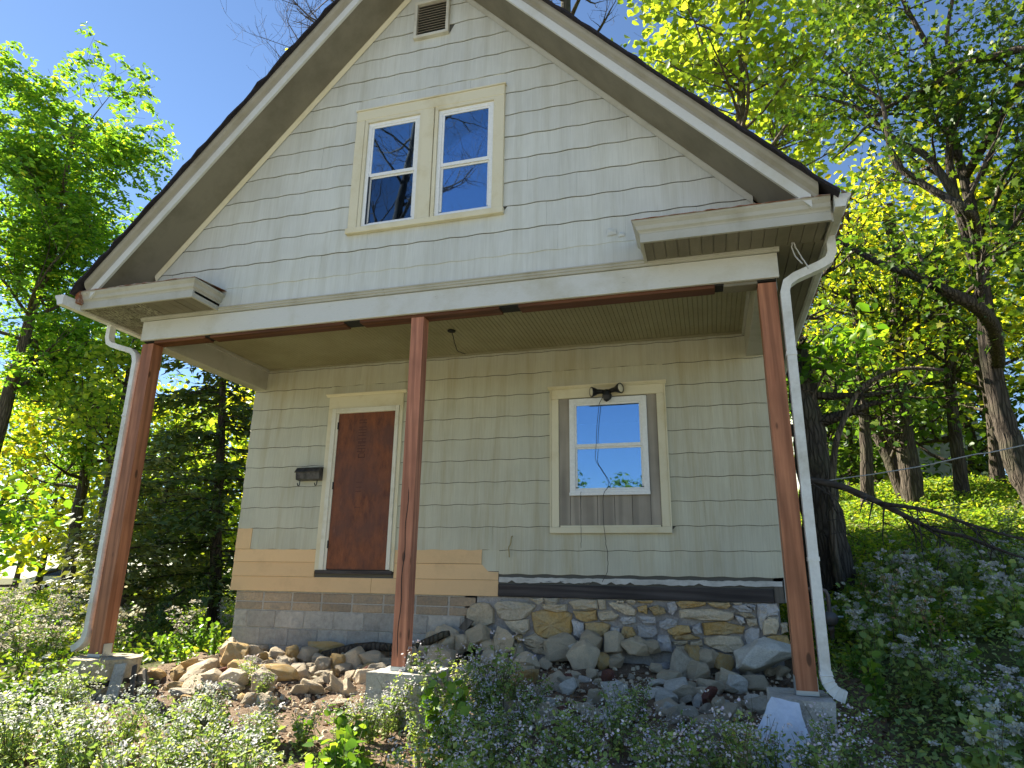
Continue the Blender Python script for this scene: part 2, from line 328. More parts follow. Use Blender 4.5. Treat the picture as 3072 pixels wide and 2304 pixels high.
def sst(a, b, x):
    t = np.clip((x-a)/(b-a), 0, 1); return t*t*(3-2*t)
def gz(x, y):
    x = np.asarray(x, float); y = np.asarray(y, float)
    f = np.interp(y, [-300, -60, -12, -6, -4, -1.5, 0, 1.0, 1.9, 3, 30, 300], [-4, -2.6, -1.75, -1.5, -1.35, -1.06, -.9, -.78, -.66, -.66, -.66, -.66])
    fl = np.interp(y, [-300, -60, -12, -6, -4, -1.5, 0, 2, 30, 300], [-4, -2.6, -1.75, -1.5, -1.35, -1.1, -1.0, -.95, -1.1, -4])
    q = sst(.2, -1.6, x); z = f*(1-q)+fl*q
    r = sst(5.9, 8.3, x)
    z = z+r*.215*np.clip(y-.6, 0, 15)+r*.07*np.clip(y-15.6, 0, 60)+.06*np.clip(x-7, 0, 20)*sst(-4, 2, y)
    z = z-sst(-25, -70, x)*1.5
    n = (np.sin(1.7*x+.6*y)+np.sin(2.3*y-.9*x+1.3)+.6*np.sin(4.1*x+3.3*y)+.5*np.sin(6.7*y-5.1*x+.4))*.018
    return z+n
def gzf(x, y): return float(gz(x, y))

# ------------------------------------------------------------------ ground and road
def ground_mat():
    m_, n, o = newmat('soil_and_grass')
    v = coords(n); a = noise(n, v, .7, 5, .6); b = noise(n, v, 6, 6, .7); c = noise(n, v, 40, 4, .7)
    soil = mixc(n, ramp(n, b, [(.35, (0, 0, 0)), (.65, (1, 1, 1))]), (.21, .15, .10), (.13, .088, .056))
    soil = mixc(n, ramp(n, c, [(.5, (0, 0, 0)), (.7, (1, 1, 1))]), soil, (.31, .235, .165))
    grass = mixc(n, ramp(n, b, [(.35, (0, 0, 0)), (.65, (1, 1, 1))]), (.055, .075, .02), (.15, .13, .06))
    at = N(n, 'ShaderNodeAttribute', attribute_name='soil')
    ad = N(n, 'ShaderNodeMath', operation='ADD'); L(n, at.outputs['Fac'], ad.inputs[0])
    mm = N(n, 'ShaderNodeMath', operation='MULTIPLY_ADD'); L(n, a, mm.inputs[0]); mm.inputs[1].default_value = .5; mm.inputs[2].default_value = -.25; L(n, mm.outputs[0], ad.inputs[1])
    col = mixc(n, ramp(n, ad.outputs[0], [(.4, (0, 0, 0)), (.6, (1, 1, 1))]), grass, soil)
    bsdf(n, o, col, .95, .1, mixc(n, .5, b, c), .8, .05); return m_
M['ground'] = ground_mat()
xs = np.concatenate([np.linspace(-320, -50, 14), np.linspace(-46, -8, 30), np.linspace(-7, 12, 150), np.linspace(13, 40, 22), np.linspace(48, 320, 12)])
ys = np.concatenate([np.linspace(-320, -30, 14), np.linspace(-28, -5, 24), np.linspace(-4.5, 14, 150), np.linspace(15, 50, 28), np.linspace(60, 320, 12)])
X, Y = np.meshgrid(xs, ys); Z = gz(X, Y)
near = sst(-1, .5, X)*sst(7.2, 6.4, X)*sst(-3.2, -2, Y)*sst(2.2, 1.9, Y)
Z = Z+near*rng.normal(0, .016, Z.shape)
nx_, ny_ = len(xs), len(ys); idx = np.arange(nx_*ny_).reshape(ny_, nx_)
F = np.stack([idx[:-1, :-1], idx[:-1, 1:], idx[1:, 1:], idx[1:, :-1]], -1).reshape(-1, 4)
me = bpy.data.meshes.new('ground'); me.from_pydata(np.stack([X, Y, Z], -1).reshape(-1, 3).tolist(), [], F.tolist())
soil = sst(-.8, .2, X)*sst(7.4, 6.4, X)*sst(-2.2, -1.0, Y)*sst(4, 2.5, Y)
me.attributes.new('soil', 'FLOAT', 'POINT').data.foreach_set('value', soil.reshape(-1).astype(np.float32))
me.polygons.foreach_set('use_smooth', [True]*len(me.polygons)); me.materials.append(M['ground'])
tag(link('ground', me), 'sloping soil and grass ground around the house', kind='structure')
# the road beyond the left-hand trees
rb = MB(); rd = []
for t in np.linspace(-60, 70, 40):
    cx, cy = -30.5+t*.62, 28.0+t*.78
    for sgn in (-1, 1):
        x_, y_ = cx+sgn*2.9*.78, cy-sgn*2.9*.62; rd.append((x_, y_, gzf(x_, y_)+.05))
rb.add(rd, [(2*i, 2*i+1, 2*i+3, 2*i+2) for i in range(39)])
tag(rb.build('road', 'asphalt'), 'sunlit pale road beyond the left trees', kind='structure')

# pale gravel ground added behind the viewpoint to bounce sun onto the house front
gs = MB(); gx = np.linspace(-60, 60, 61); gy = [-30, -26, -22, -18, -14, -11, -8, -6.6]
gs.v = [(float(a), b+.3*math.sin(a*.7+b), gzf(a, b)+.06) for b in gy for a in gx]
gs.f = [(j*61+i, j*61+i+1, j*61+62+i, j*61+61+i) for j in range(len(gy)-1) for i in range(60)]
tag(gs.build('bounce_ground', 'gravel', smooth=True), 'added pale gravel ground behind the viewpoint, bouncing sun onto the house front', kind='structure')

# ------------------------------------------------------------------ the house
W, D = 6.381, 1.955
AX, AZ, SL = 3.165, 6.568, 1.073          # gable apex of wall under the soffit, roof slope
BACK = 8.4
house = tag(empty('house', (W/2, D, -.66)), 'weathered grey green shingle-sided gabled house with open front porch', 'house')
house_inv = Matrix.Translation(-Vector(house.location))
def hp(o):      # a part of the house
    o.parent = house; o.matrix_parent_inverse = house_inv; return o
def sub(o, part): o.parent = part; return o
def roofline(x): return AZ-abs(x-AX)*SL

def shingle_wall(part, y0, rows, xa, xb, top, holes, expo=.254, seed=1, mat='siding'):
    """individual wavy-edged cement shingles; top(x) is the height limit, holes = (x0,x1,z0,z1) openings"""
    r = random.Random(seed); made = 0; PH = [r.uniform(0, 6) for _ in range(len(rows)+1)]
    for ri, z in enumerate(rows):
        edges = [xa]; off = (0, .305, .16, .45)[ri % 4]+r.uniform(-.03, .03); x = xa+off if off > .05 else xa+.61
        while x < xb: edges.append(x); x += .61
        edges.append(xb)
        ph, ph2 = PH[ri], PH[ri+1]
        for e0, e1 in zip(edges[:-1], edges[1:]):
            if e1-e0 < .02: continue
            cuts = {e0+.0004, e1-.0004}
            for h in holes:
                for c in h[:2]:
                    if e0 < c < e1: cuts.add(c)
            base = sorted(cuts)
            colsx = []
            for a, b in zip(base[:-1], base[1:]):
                k = max(1, int((b-a)/.052)); colsx += [a+(b-a)*i/k for i in range(k)]
            colsx.append(base[-1])
            seg = []
            def flush(seg):
                nonlocal made
                if len(seg) < 2: return
                mb = MB(); n = len(seg)
                yo = r.uniform(-.0015, .0015)
                for (xx, zb, zt, cut) in seg:
                    wv = 0 if cut else .005*math.sin(xx*2*math.pi/.305+ph)
                    zb2 = min(zb+wv, zt-.001)
                    if zt >= z+expo-.004 and not cut: zt = zt-.0052+.005*math.sin(xx*2*math.pi/.305+ph2)
                    mb.v += [(xx, y0-.0125+yo, zb2), (xx, y0-.0045+yo, zt), (xx, y0+.0, zb2+.002)]
                for i in range(n-1):
                    a, b = 3*i, 3*i+3; mb.f += [(a, b, b+1, a+1), (a, a+2, b+2, b)]
                mb.f += [(0, 1, 2), (3*n-3, 3*n-1, 3*n-2)]
                mb.build('shingle', mat, part); made += 1
            prev = None
            for i in range(len(colsx)-1):
                x0, x1 = colsx[i], colsx[i+1]; xm = (x0+x1)/2
                zb, zt, cut = z, z+expo, False
                for h in holes:
                    if h[0] <= xm <= h[1]:
                        if h[2] <= zb+.01 and h[3] >= zt-.02: zt = zb-1
                        elif h[2] <= zb+.01 < h[3]: zb = h[3]; cut = True
                        elif h[2] < zt and h[3] >= zt-.02: zt = h[2]
                t0, t1 = min(zt, top(x0)), min(zt, top(x1))
                if zt <= zb+.004 or max(t0, t1) <= zb+.006:
                    flush(seg); seg = []; prev = None; continue
                key = (round(zb, 3), cut)
                if prev != key: flush(seg); seg = [(x0, zb, max(t0, zb+.002), cut)]; prev = key
                seg.append((x1, zb, max(t1, zb+.002), cut))
            flush(seg)
    return made

# -- front wall under the porch
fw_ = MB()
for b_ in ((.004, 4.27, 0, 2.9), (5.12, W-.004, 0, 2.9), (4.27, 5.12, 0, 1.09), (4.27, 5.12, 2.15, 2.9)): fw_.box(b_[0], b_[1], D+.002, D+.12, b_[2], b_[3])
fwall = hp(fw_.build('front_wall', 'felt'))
rows = [.2328+.254*i for i in range(11)]
top_l = lambda x: 2.82
DOOR = (1.15, 2.185, .2, 2.37); WIN = (4.05, 5.32, .68, 2.29)
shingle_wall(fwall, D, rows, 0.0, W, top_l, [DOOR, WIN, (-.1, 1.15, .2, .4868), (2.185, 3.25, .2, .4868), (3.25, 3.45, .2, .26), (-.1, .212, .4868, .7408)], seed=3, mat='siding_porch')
def lap(x0, x1, z0, z1):
    MB().prism([(D, z0), (D-.021, z0+.001), (D-.010, z1), (D, z1)], 'x', x0, x1).build('lap_board', 'tan', fwall)
lap(-.004, 1.905, -.004, .165); lap(1.909, 3.447, -.004, .165)
lap(-.004, 1.147, .167, .335); lap(-.004, 1.147, .337, .486); lap(-.004, .21, .489, .739); lap(2.188, 3.249, .337, .497)
MB().add([(x, D-y, z) for x, y, z in [(2.188, .021, .168), (3.446, .021, .168), (3.446, .014, .252), (3.33, .014, .256), (3.25, .010, .333), (2.188, .010, .335),
      (2.188, 0, .168), (3.446, 0, .168), (3.446, 0, .252), (3.33, 0, .256), (3.25, 0, .333), (2.188, 0, .335)]],
      [(0, 1, 2, 3, 4, 5)]+[(i, (i+1) % 6, 6+(i+1) % 6, 6+i) for i in range(6)]).build('lap_board', 'tan', fwall)
sp = hp(bx('sill_plank', 'sill', None, 3.452, 6.27, D-.03, D+.06, -.002, .125, bevel=.004)); tag(sp, 'exposed weathered grey sill plank')
ps = MB(); n = 60; xs_ = np.linspace(3.455, 6.36, n)
for i, x in enumerate(xs_):
    lo = .138+rnd.uniform(0, .014)+(.02 if rnd.random() < .12 else 0); hi = .198+rnd.uniform(-.004, .004)
    ps.v += [(x, D-.019, lo), (x, D-.017, hi), (x, D-.004, lo), (x, D-.004, hi)]
for i in range(n-1):
    a, b = 4*i, 4*i+4; ps.f += [(a, b, b+1, a+1), (a, a+2, b+2, b), (a+1, b+1, b+3, a+3)]
hp(ps.build('skirt_strip', 'peelwhite')); hp(MB().add([(6.275, D-.012, -.004), (6.37, D-.006, -.004), (6.365, D-.01, .12), (6.372, D-.004, .21), (6.28, D-.012, .15), (6.275, D+.09, -.004), (6.37, D+.09, -.004), (6.365, D+.09, .12), (6.372, D+.09, .21), (6.28, D+.09, .15)], [(0, 1, 2, 3, 4), (5, 9, 8, 7, 6), (0, 5, 6, 1), (1, 6, 7, 2), (2, 7, 8, 3), (3, 8, 9, 4), (4, 9, 5, 0)]).build('rotten_corner_board', 'oldwood'))
# -- gable wall
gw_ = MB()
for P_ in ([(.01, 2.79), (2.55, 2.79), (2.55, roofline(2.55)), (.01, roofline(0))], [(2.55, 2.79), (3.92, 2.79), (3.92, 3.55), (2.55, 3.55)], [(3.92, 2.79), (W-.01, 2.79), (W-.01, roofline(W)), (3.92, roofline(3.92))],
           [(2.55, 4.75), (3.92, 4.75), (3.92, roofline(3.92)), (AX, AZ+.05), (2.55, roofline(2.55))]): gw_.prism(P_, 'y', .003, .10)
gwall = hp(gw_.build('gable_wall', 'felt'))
GW = (2.42, 4.02, 3.49, 4.91); VT = (3.0, 3.395, 5.73, 6.2)
shingle_wall(gwall, 0.0, [2.846]+[3.053+.254*i for i in range(14)], 0.0, W, lambda x: roofline(x)+.006, [GW, VT, (-1, 9, 2.846, 2.8461)], seed=5)
# broken corner patch on a shingle: two small raised flakes
for k, (x, z, s_) in enumerate([(5.0, 3.115, .09), (5.10, 3.09, .06)]):
    MB().add([(x, -.018, z), (x+s_, -.02, z+.01), (x+s_*.9, -.018, z+s_*.7), (x+.01, -.017, z+s_*.9), (x+s_*.4, -.026, z+s_*.45)],
             [(0, 1, 4), (1, 2, 4), (2, 3, 4), (3, 0, 4)]).build('shingle_flake', 'siding', gwall)
# -- side walls with stepped courses, back wall, interior floor and ceilings
def course_wall(name, x, sgn, ya, yb):
    mb = MB(); z = 0.0
    prof = []
    while z < 2.8:
        prof += [(x+sgn*.016, z), (x+sgn*.004, min(z+.254, 2.81))]; z += .254
    prof += [(x-sgn*.1, 2.81), (x-sgn*.1, 0)]
    mb.prism(prof, 'y', ya, yb); return hp(mb.build(name, 'siding_side'))
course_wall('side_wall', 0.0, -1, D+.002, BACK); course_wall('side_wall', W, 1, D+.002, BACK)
hp(bx('back_wall', 'siding_side', None, 0, W, BACK, BACK+.1, 0, 2.8)); hp(MB().prism([(0, 2.8), (W, 2.8), (AX, AZ)], 'y', BACK, BACK+.1).build('back_gable', 'siding_side'))
hp(bx('interior_floor', 'room', None, .11, W-.11, D+.13, BACK-.01, .02, .1)); hp(bx('interior_ceiling', 'room', None, .11, W-.11, D+.13, BACK-.01, 2.6, 2.7))
hp(bx('attic_floor', 'room', None, .11, W-.11, .11, BACK-.01, 2.9, 2.96))
hp(bx('interior_wall', 'room', None, .11, W-.11, 5.2, 5.3, .1, 2.6)); hp(MB().prism([(.5, 2.97), (W-.5, 2.97), (AX, AZ-.25)], 'y', 3.6, 3.7).build('attic_wall', 'room'))

# -- roof, rake trim, soffits
EX0, EX1 = -.43, 6.755; RT = 6.862     # eave x, roof top apex
YF = -.508
def rz_(x): return RT-abs(x-AX)*SL
for sgn, ex, nm in ((-1, EX0-.03, 'roof_slope'), (1, EX1+.03, 'roof_slope')):
    mb = MB(); k = 46; ysr = [YF-.03, YF-.005, 3, 7, BACK+.4]
    for i in range(k+1):
        x = AX+(ex-AX)*i/k
        for j, y in enumerate(ysr):
            jig = rnd.uniform(-.014, .014) if j == 0 else 0
            z = rz_(x)+(rnd.uniform(-.006, .006) if j < 2 else 0); mb.v += [(x, y+jig, z), (x, y+jig, z-.030)]
    nyr = len(ysr)
    for i in range(k):
        for j in range(nyr-1):
            a = (i*nyr+j)*2; b = a+2; c = ((i+1)*nyr+j)*2; d = c+2
            mb.f += [(a, c, d, b), (a+1, b+1, d+1, c+1)]
        a = i*nyr*2; c = (i+1)*nyr*2; mb.f.append((a, a+1, c+1, c))
        a = (i*nyr+nyr-1)*2; c = ((i+1)*nyr+nyr-1)*2; mb.f.append((a, c, c+1, a+1))
    e = k*nyr*2
    for j in range(nyr-1): mb.f.append((e+2*j, e+2*j+1, e+2*j+3, e+2*j+2))
    rf = hp(mb.build(nm, 'roof'))
hp(MB().prism([(AX, RT+.02), (AX+.16, RT-.15), (AX-.16, RT-.15)], 'y', YF-.02, BACK+.4).build('ridge_cap', 'roof'))
def rake(sgn, prof, name, mat, xe):
    """board following the roof slope: prof = (y, dz below roof top) corners, from the ridge to x = xe"""
    mb = MB(); n_ = len(prof)
    for x in (AX, xe): mb.v += [(x, y, rz_(x)-dz) for y, dz in prof]
    mb.f = [tuple(range(n_)), tuple(range(n_, 2*n_))[::-1]]+[(i, (i+1) % n_, n_+(i+1) % n_, n_+i) for i in range(n_)]
    return hp(mb.build(name, mat))
for sgn, ex in ((-1, EX0+.10), (1, EX1-.10)):
    rake(sgn, [(YF+.012, .031), (YF+.012, .060), (YF+.025, .09), (YF+.055, .12), (YF+.058, .155), (-.05, .155), (-.05, .031)], 'rake_crown', 'raketrim', ex)
    rake(sgn, [(-.452, .1552), (-.452, .262), (-.425, .262), (-.425, .1552)], 'rake_fascia', 'fascia', ex+sgn*-.05)
    rs = rake(sgn, [(-.4248, .232), (-.4248, .246), (0.0, .262), (0.0, .240)], 'rake_soffit', 'soffit', ex+sgn*-.05)
    rake(sgn, [(-.045, .2625), (-.045, .275), (-.02, .325), (-.0165, .325), (-.0165, .2645)], 'rake_bed_moulding', 'cream' if sgn < 0 else 'trim', ex+sgn*-.42)
# -- porch beam, moulding, wooden lintel pieces
hp(bx('beam_fascia', 'fascia', None, 0.0, W, -.002, .030, 2.572, 2.786, bevel=.003))
for x0, x1 in ((0.0, 2.86), (2.863, 6.40)):
    hp(MB().prism([(-.003, 2.787), (-.020, 2.790), (-.022, 2.806), (-.032, 2.812), (-.034, 2.828), (-.045, 2.834), (-.045, 2.844), (-.003, 2.850)], 'x', x0-.02 if x0 == 0 else x0, x1).build('beam_moulding', 'trim'))
for x0, x1, mt in ((.15, .80, 'beamwood'), (.86, 2.42, 'beamwood'), (2.59, 4.0, 'beamwood'), (4.18, 5.88, 'beamwood'), (5.95, 6.215, 'soffit')):
    hp(bx('beam_lumber', mt, None, x0, x1, .032, .175, 2.543, 2.70, bevel=.004))
hp(bx('beam_core', 'dark', None, .02, W-.02, .034, .17, 2.56, 2.80))
for x0, x1 in ((0.0, .17), (W-.17, W)):
    hp(bx('side_beam', 'trim', None, x0, x1, .177, D-.002, 2.535, 2.86, bevel=.003))
    xm = x1+.001 if x0 == 0 else x0-.026
    hp(bx('ceiling_moulding', 'trim', None, xm, xm+.025, .18, D-.02, 2.775, 2.812))
cm = MB()
x = .171
while x < W-.172:
    cm.prism([(x+.003, 2.816), (x+.043, 2.816), (x+.046, 2.822), (x+.046, 2.835), (x, 2.835), (x, 2.822)], 'y', .178, D-.017); x += .046
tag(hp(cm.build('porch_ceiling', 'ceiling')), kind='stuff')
hp(bx('ceiling_backing', 'dark', None, .02, W-.02, .175, D, 2.836, 2.87))
hp(bx('ceiling_edge_trim', 'ceiling', None, .17, W-.17, D-.036, D-.017, 2.795, 2.8155))
jb = hp(MB().tube([(3.11, 1.116, 2.812), (3.11, 1.116, 2.80)], .045, 12).build('ceiling_box', 'dark'))
# -- boxed eave returns
def ret(x0, x1, left):
    nm = 'eave_return'
    e0, e1 = (x0, x1)
    r_ = hp(MB().prism([(-.400, 2.812), (-.400, 2.885), (-.01, 2.885), (-.01, 2.86), (-.375, 2.86), (-.375, 2.812)], 'x', e0, e1).build(nm, 'trim'))
    # crown on the front with a mitred inner end
    pr_ = [(.0, 2.886), (.006, 2.90), (.022, 2.915), (.03, 2.945), (.052, 2.972), (.055, 2.988)]
    mb = MB(); ye = -.400
    for (o_, z) in pr_:
        if left: mb.v += [(x0, ye-o_, z), (x1+o_, ye-o_, z), (x1+o_, -.004, z)]
        else: mb.v += [(x1, ye-o_, z), (x0-o_, ye-o_, z), (x0-o_, -.004, z)]
    for i in range(len(pr_)-1):
        a = 3*i; mb.f += [(a, a+1, a+4, a+3), (a+1, a+2, a+5, a+4)]
    n_ = 3*(len(pr_)-1); mb.v += [(mb.v[n_][0], -.004, 2.988)]; mb.f.append((n_, n_+1, n_+2, len(mb.v)-1))
    mb.build('crown_moulding', 'trim', r_)
    ex = x1 if left else x0
    bx('end_board', 'trim', r_, ex-.025 if left else ex, ex if left else ex+.025, -.374, -.02, 2.812, 2.8845)
    fl = MB(); k = 40
    for i in range(k+1):
        a = (x0-.0 if left else x0-.06)+(x1-x0+.06)*i/k; j = rnd.uniform(-.008, .006)
        fl.v += [(a, -.463+j, 2.992+rnd.uniform(-.002, .004)), (a, -.30, 3.006+rnd.uniform(0, .004)), (a, -.006, 3.03), (a, -.463+j, 2.986)]
    for i in range(k):
        a = 4*i; b = a+4; fl.f += [(a, b, b+1, a+1), (a+1, b+1, b+2, a+2), (a, a+3, b+3, b)]
    fl.build('flashing', 'rust', r_)
    # soffit boards run front to back
    x = x0
    i = 0
    while x < x1-.03:
        wd = min(.095, x1-.026-x)
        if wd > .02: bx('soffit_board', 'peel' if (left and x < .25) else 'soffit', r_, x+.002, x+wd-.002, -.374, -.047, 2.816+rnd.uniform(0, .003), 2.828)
        x += .095; i += 1
    return r_
retL = ret(EX0, .968, True); retR = ret(5.319, EX1-.02, False)
for left in (True, False):
    x0, x1 = (EX0, 0.0) if left else (W, EX1-.02)
    es = hp(bx('eave_soffit', 'soffit', None, x0+.02, x1-.0, -.02, BACK, 2.84, 2.85))
    x = x0+.02
    while x < x1-.02:
        wd = min(.088, x1-.001-x)
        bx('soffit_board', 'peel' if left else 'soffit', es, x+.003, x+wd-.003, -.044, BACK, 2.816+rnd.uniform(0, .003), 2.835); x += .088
    hp(bx('eave_fascia', 'trim', None, x0 if left else x1, x0+.02 if left else x1+.02, -.373, BACK, 2.812, 3.0))
    # gutter: open K profile running back along the eave
    gx = x0-.002 if left else x1+.022; s_ = -1 if left else 1
    zt, zb = (2.90, 2.795) if left else (2.985, 2.880)
    yf = -.60 if left else -.46
    prof = [(gx, zt), (gx, zb), (gx+s_*.07, zb), (gx+s_*.085, zb+.05), (gx+s_*.115, zb+.085), (gx+s_*.115, zt), (gx+s_*.108, zt), (gx+s_*.105, zb+.087), (gx+s_*.076, zb+.05), (gx+s_*.065, zb+.006), (gx+s_*.006, zb+.006), (gx+s_*.006, zt)]
    g = hp(MB().prism(prof, 'y', yf, BACK).build('gutter', 'gutter'))
    MB().prism(prof[:6], 'y', yf-.004, yf-.0005).build('end_cap', 'gutter', g)
# white block on the corner above the right gutter, rusty corner on the left return
hp(bx('corner_block', 'rust', None, -.452, -.40, -.47, -.405, 2.86, 2.985, bevel=.006))
# -- gable vent
vent = hp(empty('gable_vent')); vent.matrix_parent_inverse = house_inv
x0, x1, z0, z1 = 2.997, 3.397, 5.723, 6.2
for b in ((x0, x1, -.05, -.0, z0, z0+.035), (x0, x1, -.05, -.0, z1-.035, z1), (x0, x0+.033, -.05, -.0, z0+.0355, z1-.0355), (x1-.033, x1, -.05, -.0, z0+.0355, z1-.0355)):
    bx('frame', 'vent', vent, *b, bevel=.002)
for i in range(12):
    z = z0+.048+i*.0335
    MB().prism([(-.036, z), (-.034, z-.003), (-.006, z+.015), (-.008, z+.018)], 'x', x0+.033, x1-.033).build('louvre', 'louvre', vent)
bx('backing', 'dark', vent, x0+.03, x1-.03, .0005, .0025, z0+.03, z1-.03)
# -- upper double window
def trim(parent, mat, x0, x1, y0, y1, z0, z1, bev=.004): return bx('casing', mat, parent, x0, x1, y0, y1, z0, z1, bevel=bev)
uw = hp(empty('upper_window')); uw.matrix_parent_inverse = house_inv
X0, X1, Z0, Z1 = 2.406, 4.036, 3.478, 4.918
trim(uw, 'cream', X0, X1, -.045, -.004, 4.80, Z1); bx('drip_cap', 'cream', uw, X0-.012, X1+.012, -.055, -.004, Z1+.0005, Z1+.016)
trim(uw, 'cream', X0, 2.505, -.045, -.004, 3.5405, 4.7995); trim(uw, 'cream', 3.94, X1, -.045, -.004, 3.5405, 4.7995); trim(uw, 'cream', 3.165, 3.29, -.045, -.004, 3.5405, 4.7995)
bx('sill', 'cream', uw, X0-.015, X1+.01, -.06, -.004, Z0, 3.54, bevel=.005)
def sash_window(parent, x0, x1, z0, z1, zm, y, glass_u, glass_l, jamb, fr=.045, jw=.03, mat='vinyl'):
    """double-hung window: jamb liners, vinyl frame, upper and lower sash with panes"""
    if jamb:
        bx('jamb', jamb, parent, x0-jw, x0-.0005, y-.02, y+.05, z0, z1); bx('jamb', jamb, parent, x1+.0005, x1+jw, y-.02, y+.05, z0, z1); bx('head_jamb', jamb, parent, x0-jw, x1+jw, y-.02, y+.05, z1+.0005, z1+.04)
    for nm, b in (('frame', (x0, x1, y, y+.05, z0, z0+fr*.7)), ('frame', (x0, x1, y, y+.05, z1-fr*.8, z1)), ('frame', (x0, x0+fr*.8, y, y+.05, z0+fr*.7+.0003, z1-fr*.8-.0003)), ('frame', (x1-fr*.8, x1, y, y+.05, z0+fr*.7+.0003, z1-fr*.8-.0003))):
        bx(nm, mat, parent, *b, bevel=.002)
    a0, a1, c0, c1 = x0+fr*.8+.0005, x1-fr*.8-.0005, z0+fr*.7+.0005, z1-fr*.8-.0005
    for (s0, s1, yy, gl) in ((zm-.005, c1, y+.008, glass_u), (c0, zm-.0, y+.026, glass_l)):
        t_ = .022
        sa = MB(); sa.box(a0, a1, yy, yy+.016, s0, s0+t_*1.6 if yy < y+.02 else s0+t_); sa.box(a0, a1, yy, yy+.016, s1-t_, s1)
        sa.box(a0, a0+t_, yy, yy+.016, s0+t_*1.6+.0002, s1-t_-.0002); sa.box(a1-t_, a1, yy, yy+.016, s0+t_*1.6+.0002, s1-t_-.0002)
        sa.build('sash', mat, parent)
        bx('pane', gl, parent, a0+t_*.8, a1-t_*.8, yy+.006, yy+.010, s0+t_*.8, s1-t_*.8)
sash_window(uw, 2.545, 3.135, 3.541, 4.760, 4.125, -.022, 'glass', 'screen', 'cream', .05, .035)
sash_window(uw, 3.335, 3.925, 3.541, 4.760, 4.110, -.022, 'glass', 'glass', 'cream', .05, .035)
bl = MB()
for i in range(20):
    z = 4.18+i*.026; bl.add([(2.60, .06, z), (3.08, .06, z), (3.08, .074, z+.017), (2.60, .074, z+.017)], [(0, 1, 2, 3)])
bl.box(2.60, 3.08, .055, .075, 4.145, 4.17); tag(bl.build('window_blind', 'blind', uw), kind='stuff')
bx('insect_screen_frame', 'black', uw, 2.585, 2.60, -.020, -.012, 3.58, 4.12)
# -- lower window
lw = hp(empty('porch_window')); lw.matrix_parent_inverse = house_inv
y1 = D-.001
trim(lw, 'cream', 4.05, 5.325, D-.035, y1, 2.175, 2.285); MB().prism([(y1, 2.286), (D-.036, 2.286), (D-.048, 2.296), (D-.066, 2.306), (D-.066, 2.318), (y1, 2.320)], 'x', 4.016, 5.352).build('head_cap', 'cream', lw)
trim(lw, 'cream', 4.05, 4.137, D-.035, y1, .7305, 2.1745); trim(lw, 'cream', 5.238, 5.325, D-.035, y1, .7305, 2.1745)
bx('edge_strip', 'cream', lw, 4.036, 4.0495, D-.045, y1, .68, 2.285); bx('edge_strip', 'cream', lw, 5.3255, 5.339, D-.045, y1, .68, 2.285)
bx('sill', 'cream', lw, 4.036, 5.339, D-.055, y1, .664, .7295, bevel=.004); bx('stop', 'cream', lw, 4.15, 5.225, D-.030, y1, .7305, .748)
for a, b in ((4.138, 4.262), (5.129, 5.237)): bx('infill_board', 'infill', lw, a, b, D-.018, y1, .749, 2.174, bevel=.003)
edges = [4.263, 4.375, 4.56, 4.745, 4.935, 5.128]
for a, b in zip(edges[:-1], edges[1:]): bx('infill_board', 'infill', lw, a+.002, b-.002, D-.016, y1, .749, 1.070, bevel=.003)
sash_window(lw, 4.263, 5.128, 1.074, 2.160, 1.605, D-.045, 'glasslow', 'glasslow', None, .075)
bx('window_sill_nose', 'vinyl', lw, 4.258, 5.133, D-.06, D-.0455, 1.066, 1.10, bevel=.003)
# -- door
dr = hp(empty('front_door')); dr.matrix_parent_inverse = house_inv
trim(dr, 'cream', 1.15, 2.185, D-.03, y1, 2.215, 2.375); MB().prism([(y1, 2.376), (D-.031, 2.376), (D-.04, 2.388), (D-.062, 2.398), (D-.062, 2.408), (y1, 2.41)], 'x', 1.112, 2.222).build('head_cap', 'cream', dr)
trim(dr, 'cream', 1.15, 1.215, D-.03, y1, .24, 2.2145); trim(dr, 'cream', 2.14, 2.185, D-.03, y1, .24, 2.2145)
for b in ((1.2155, 1.275, D-.048, y1, .25, 2.2145), (2.092, 2.1395, D-.048, y1, .26, 2.2145), (1.2755, 2.0915, D-.048, y1, 2.150, 2.2145)): bx('door_frame', 'whitewood', dr, *b, bevel=.004)
bx('door_stop', 'whitewood', dr, 1.2755, 1.305, D-.030, y1, .25, 2.1495)
bx('door_panel', 'osb', dr, 1.306, 2.0915, D-.020, y1, .256, 2.1495); bx('threshold', 'sill', dr, 1.17, 2.17, D-.045, y1, .205, .2495, bevel=.004)
for z in (.5, 1.2, 1.95): bx('hinge', 'black', dr, 1.298, 1.312, D-.033, D-.0205, z, z+.09)
st = MB()       # faint stencilled marks running down the sheet
def seg(x0, z0, x1, z1, t_=.006): st.add([(x0-t_, D-.0212, z0-t_), (x1+t_, D-.0212, z0-t_), (x1+t_, D-.0212, z1+t_), (x0-t_, D-.0212, z1+t_)], [(0, 1, 2, 3)])
for z in (2.02, 1.93, 1.86, 1.78, 1.73, 1.66):
    seg(1.60, z, 1.70, z, .004); seg(1.60, z+.035, 1.70, z+.035, .004); seg(1.62+.04*((z*50) % 2), z, 1.62+.04*((z*50) % 2), z+.035, .003)
seg(1.62, 1.585, 1.70, 1.585, .005); seg(1.62, 1.585, 1.62, 1.625, .004); seg(1.70, 1.585, 1.70, 1.625, .004); seg(1.635, 1.64, 1.685, 1.64, .005)
for z in (1.28, 1.22, 1.17, .98): seg(1.62, z, 1.69, z, .003)
st.build('stencil_marks', 'stamp', dr)
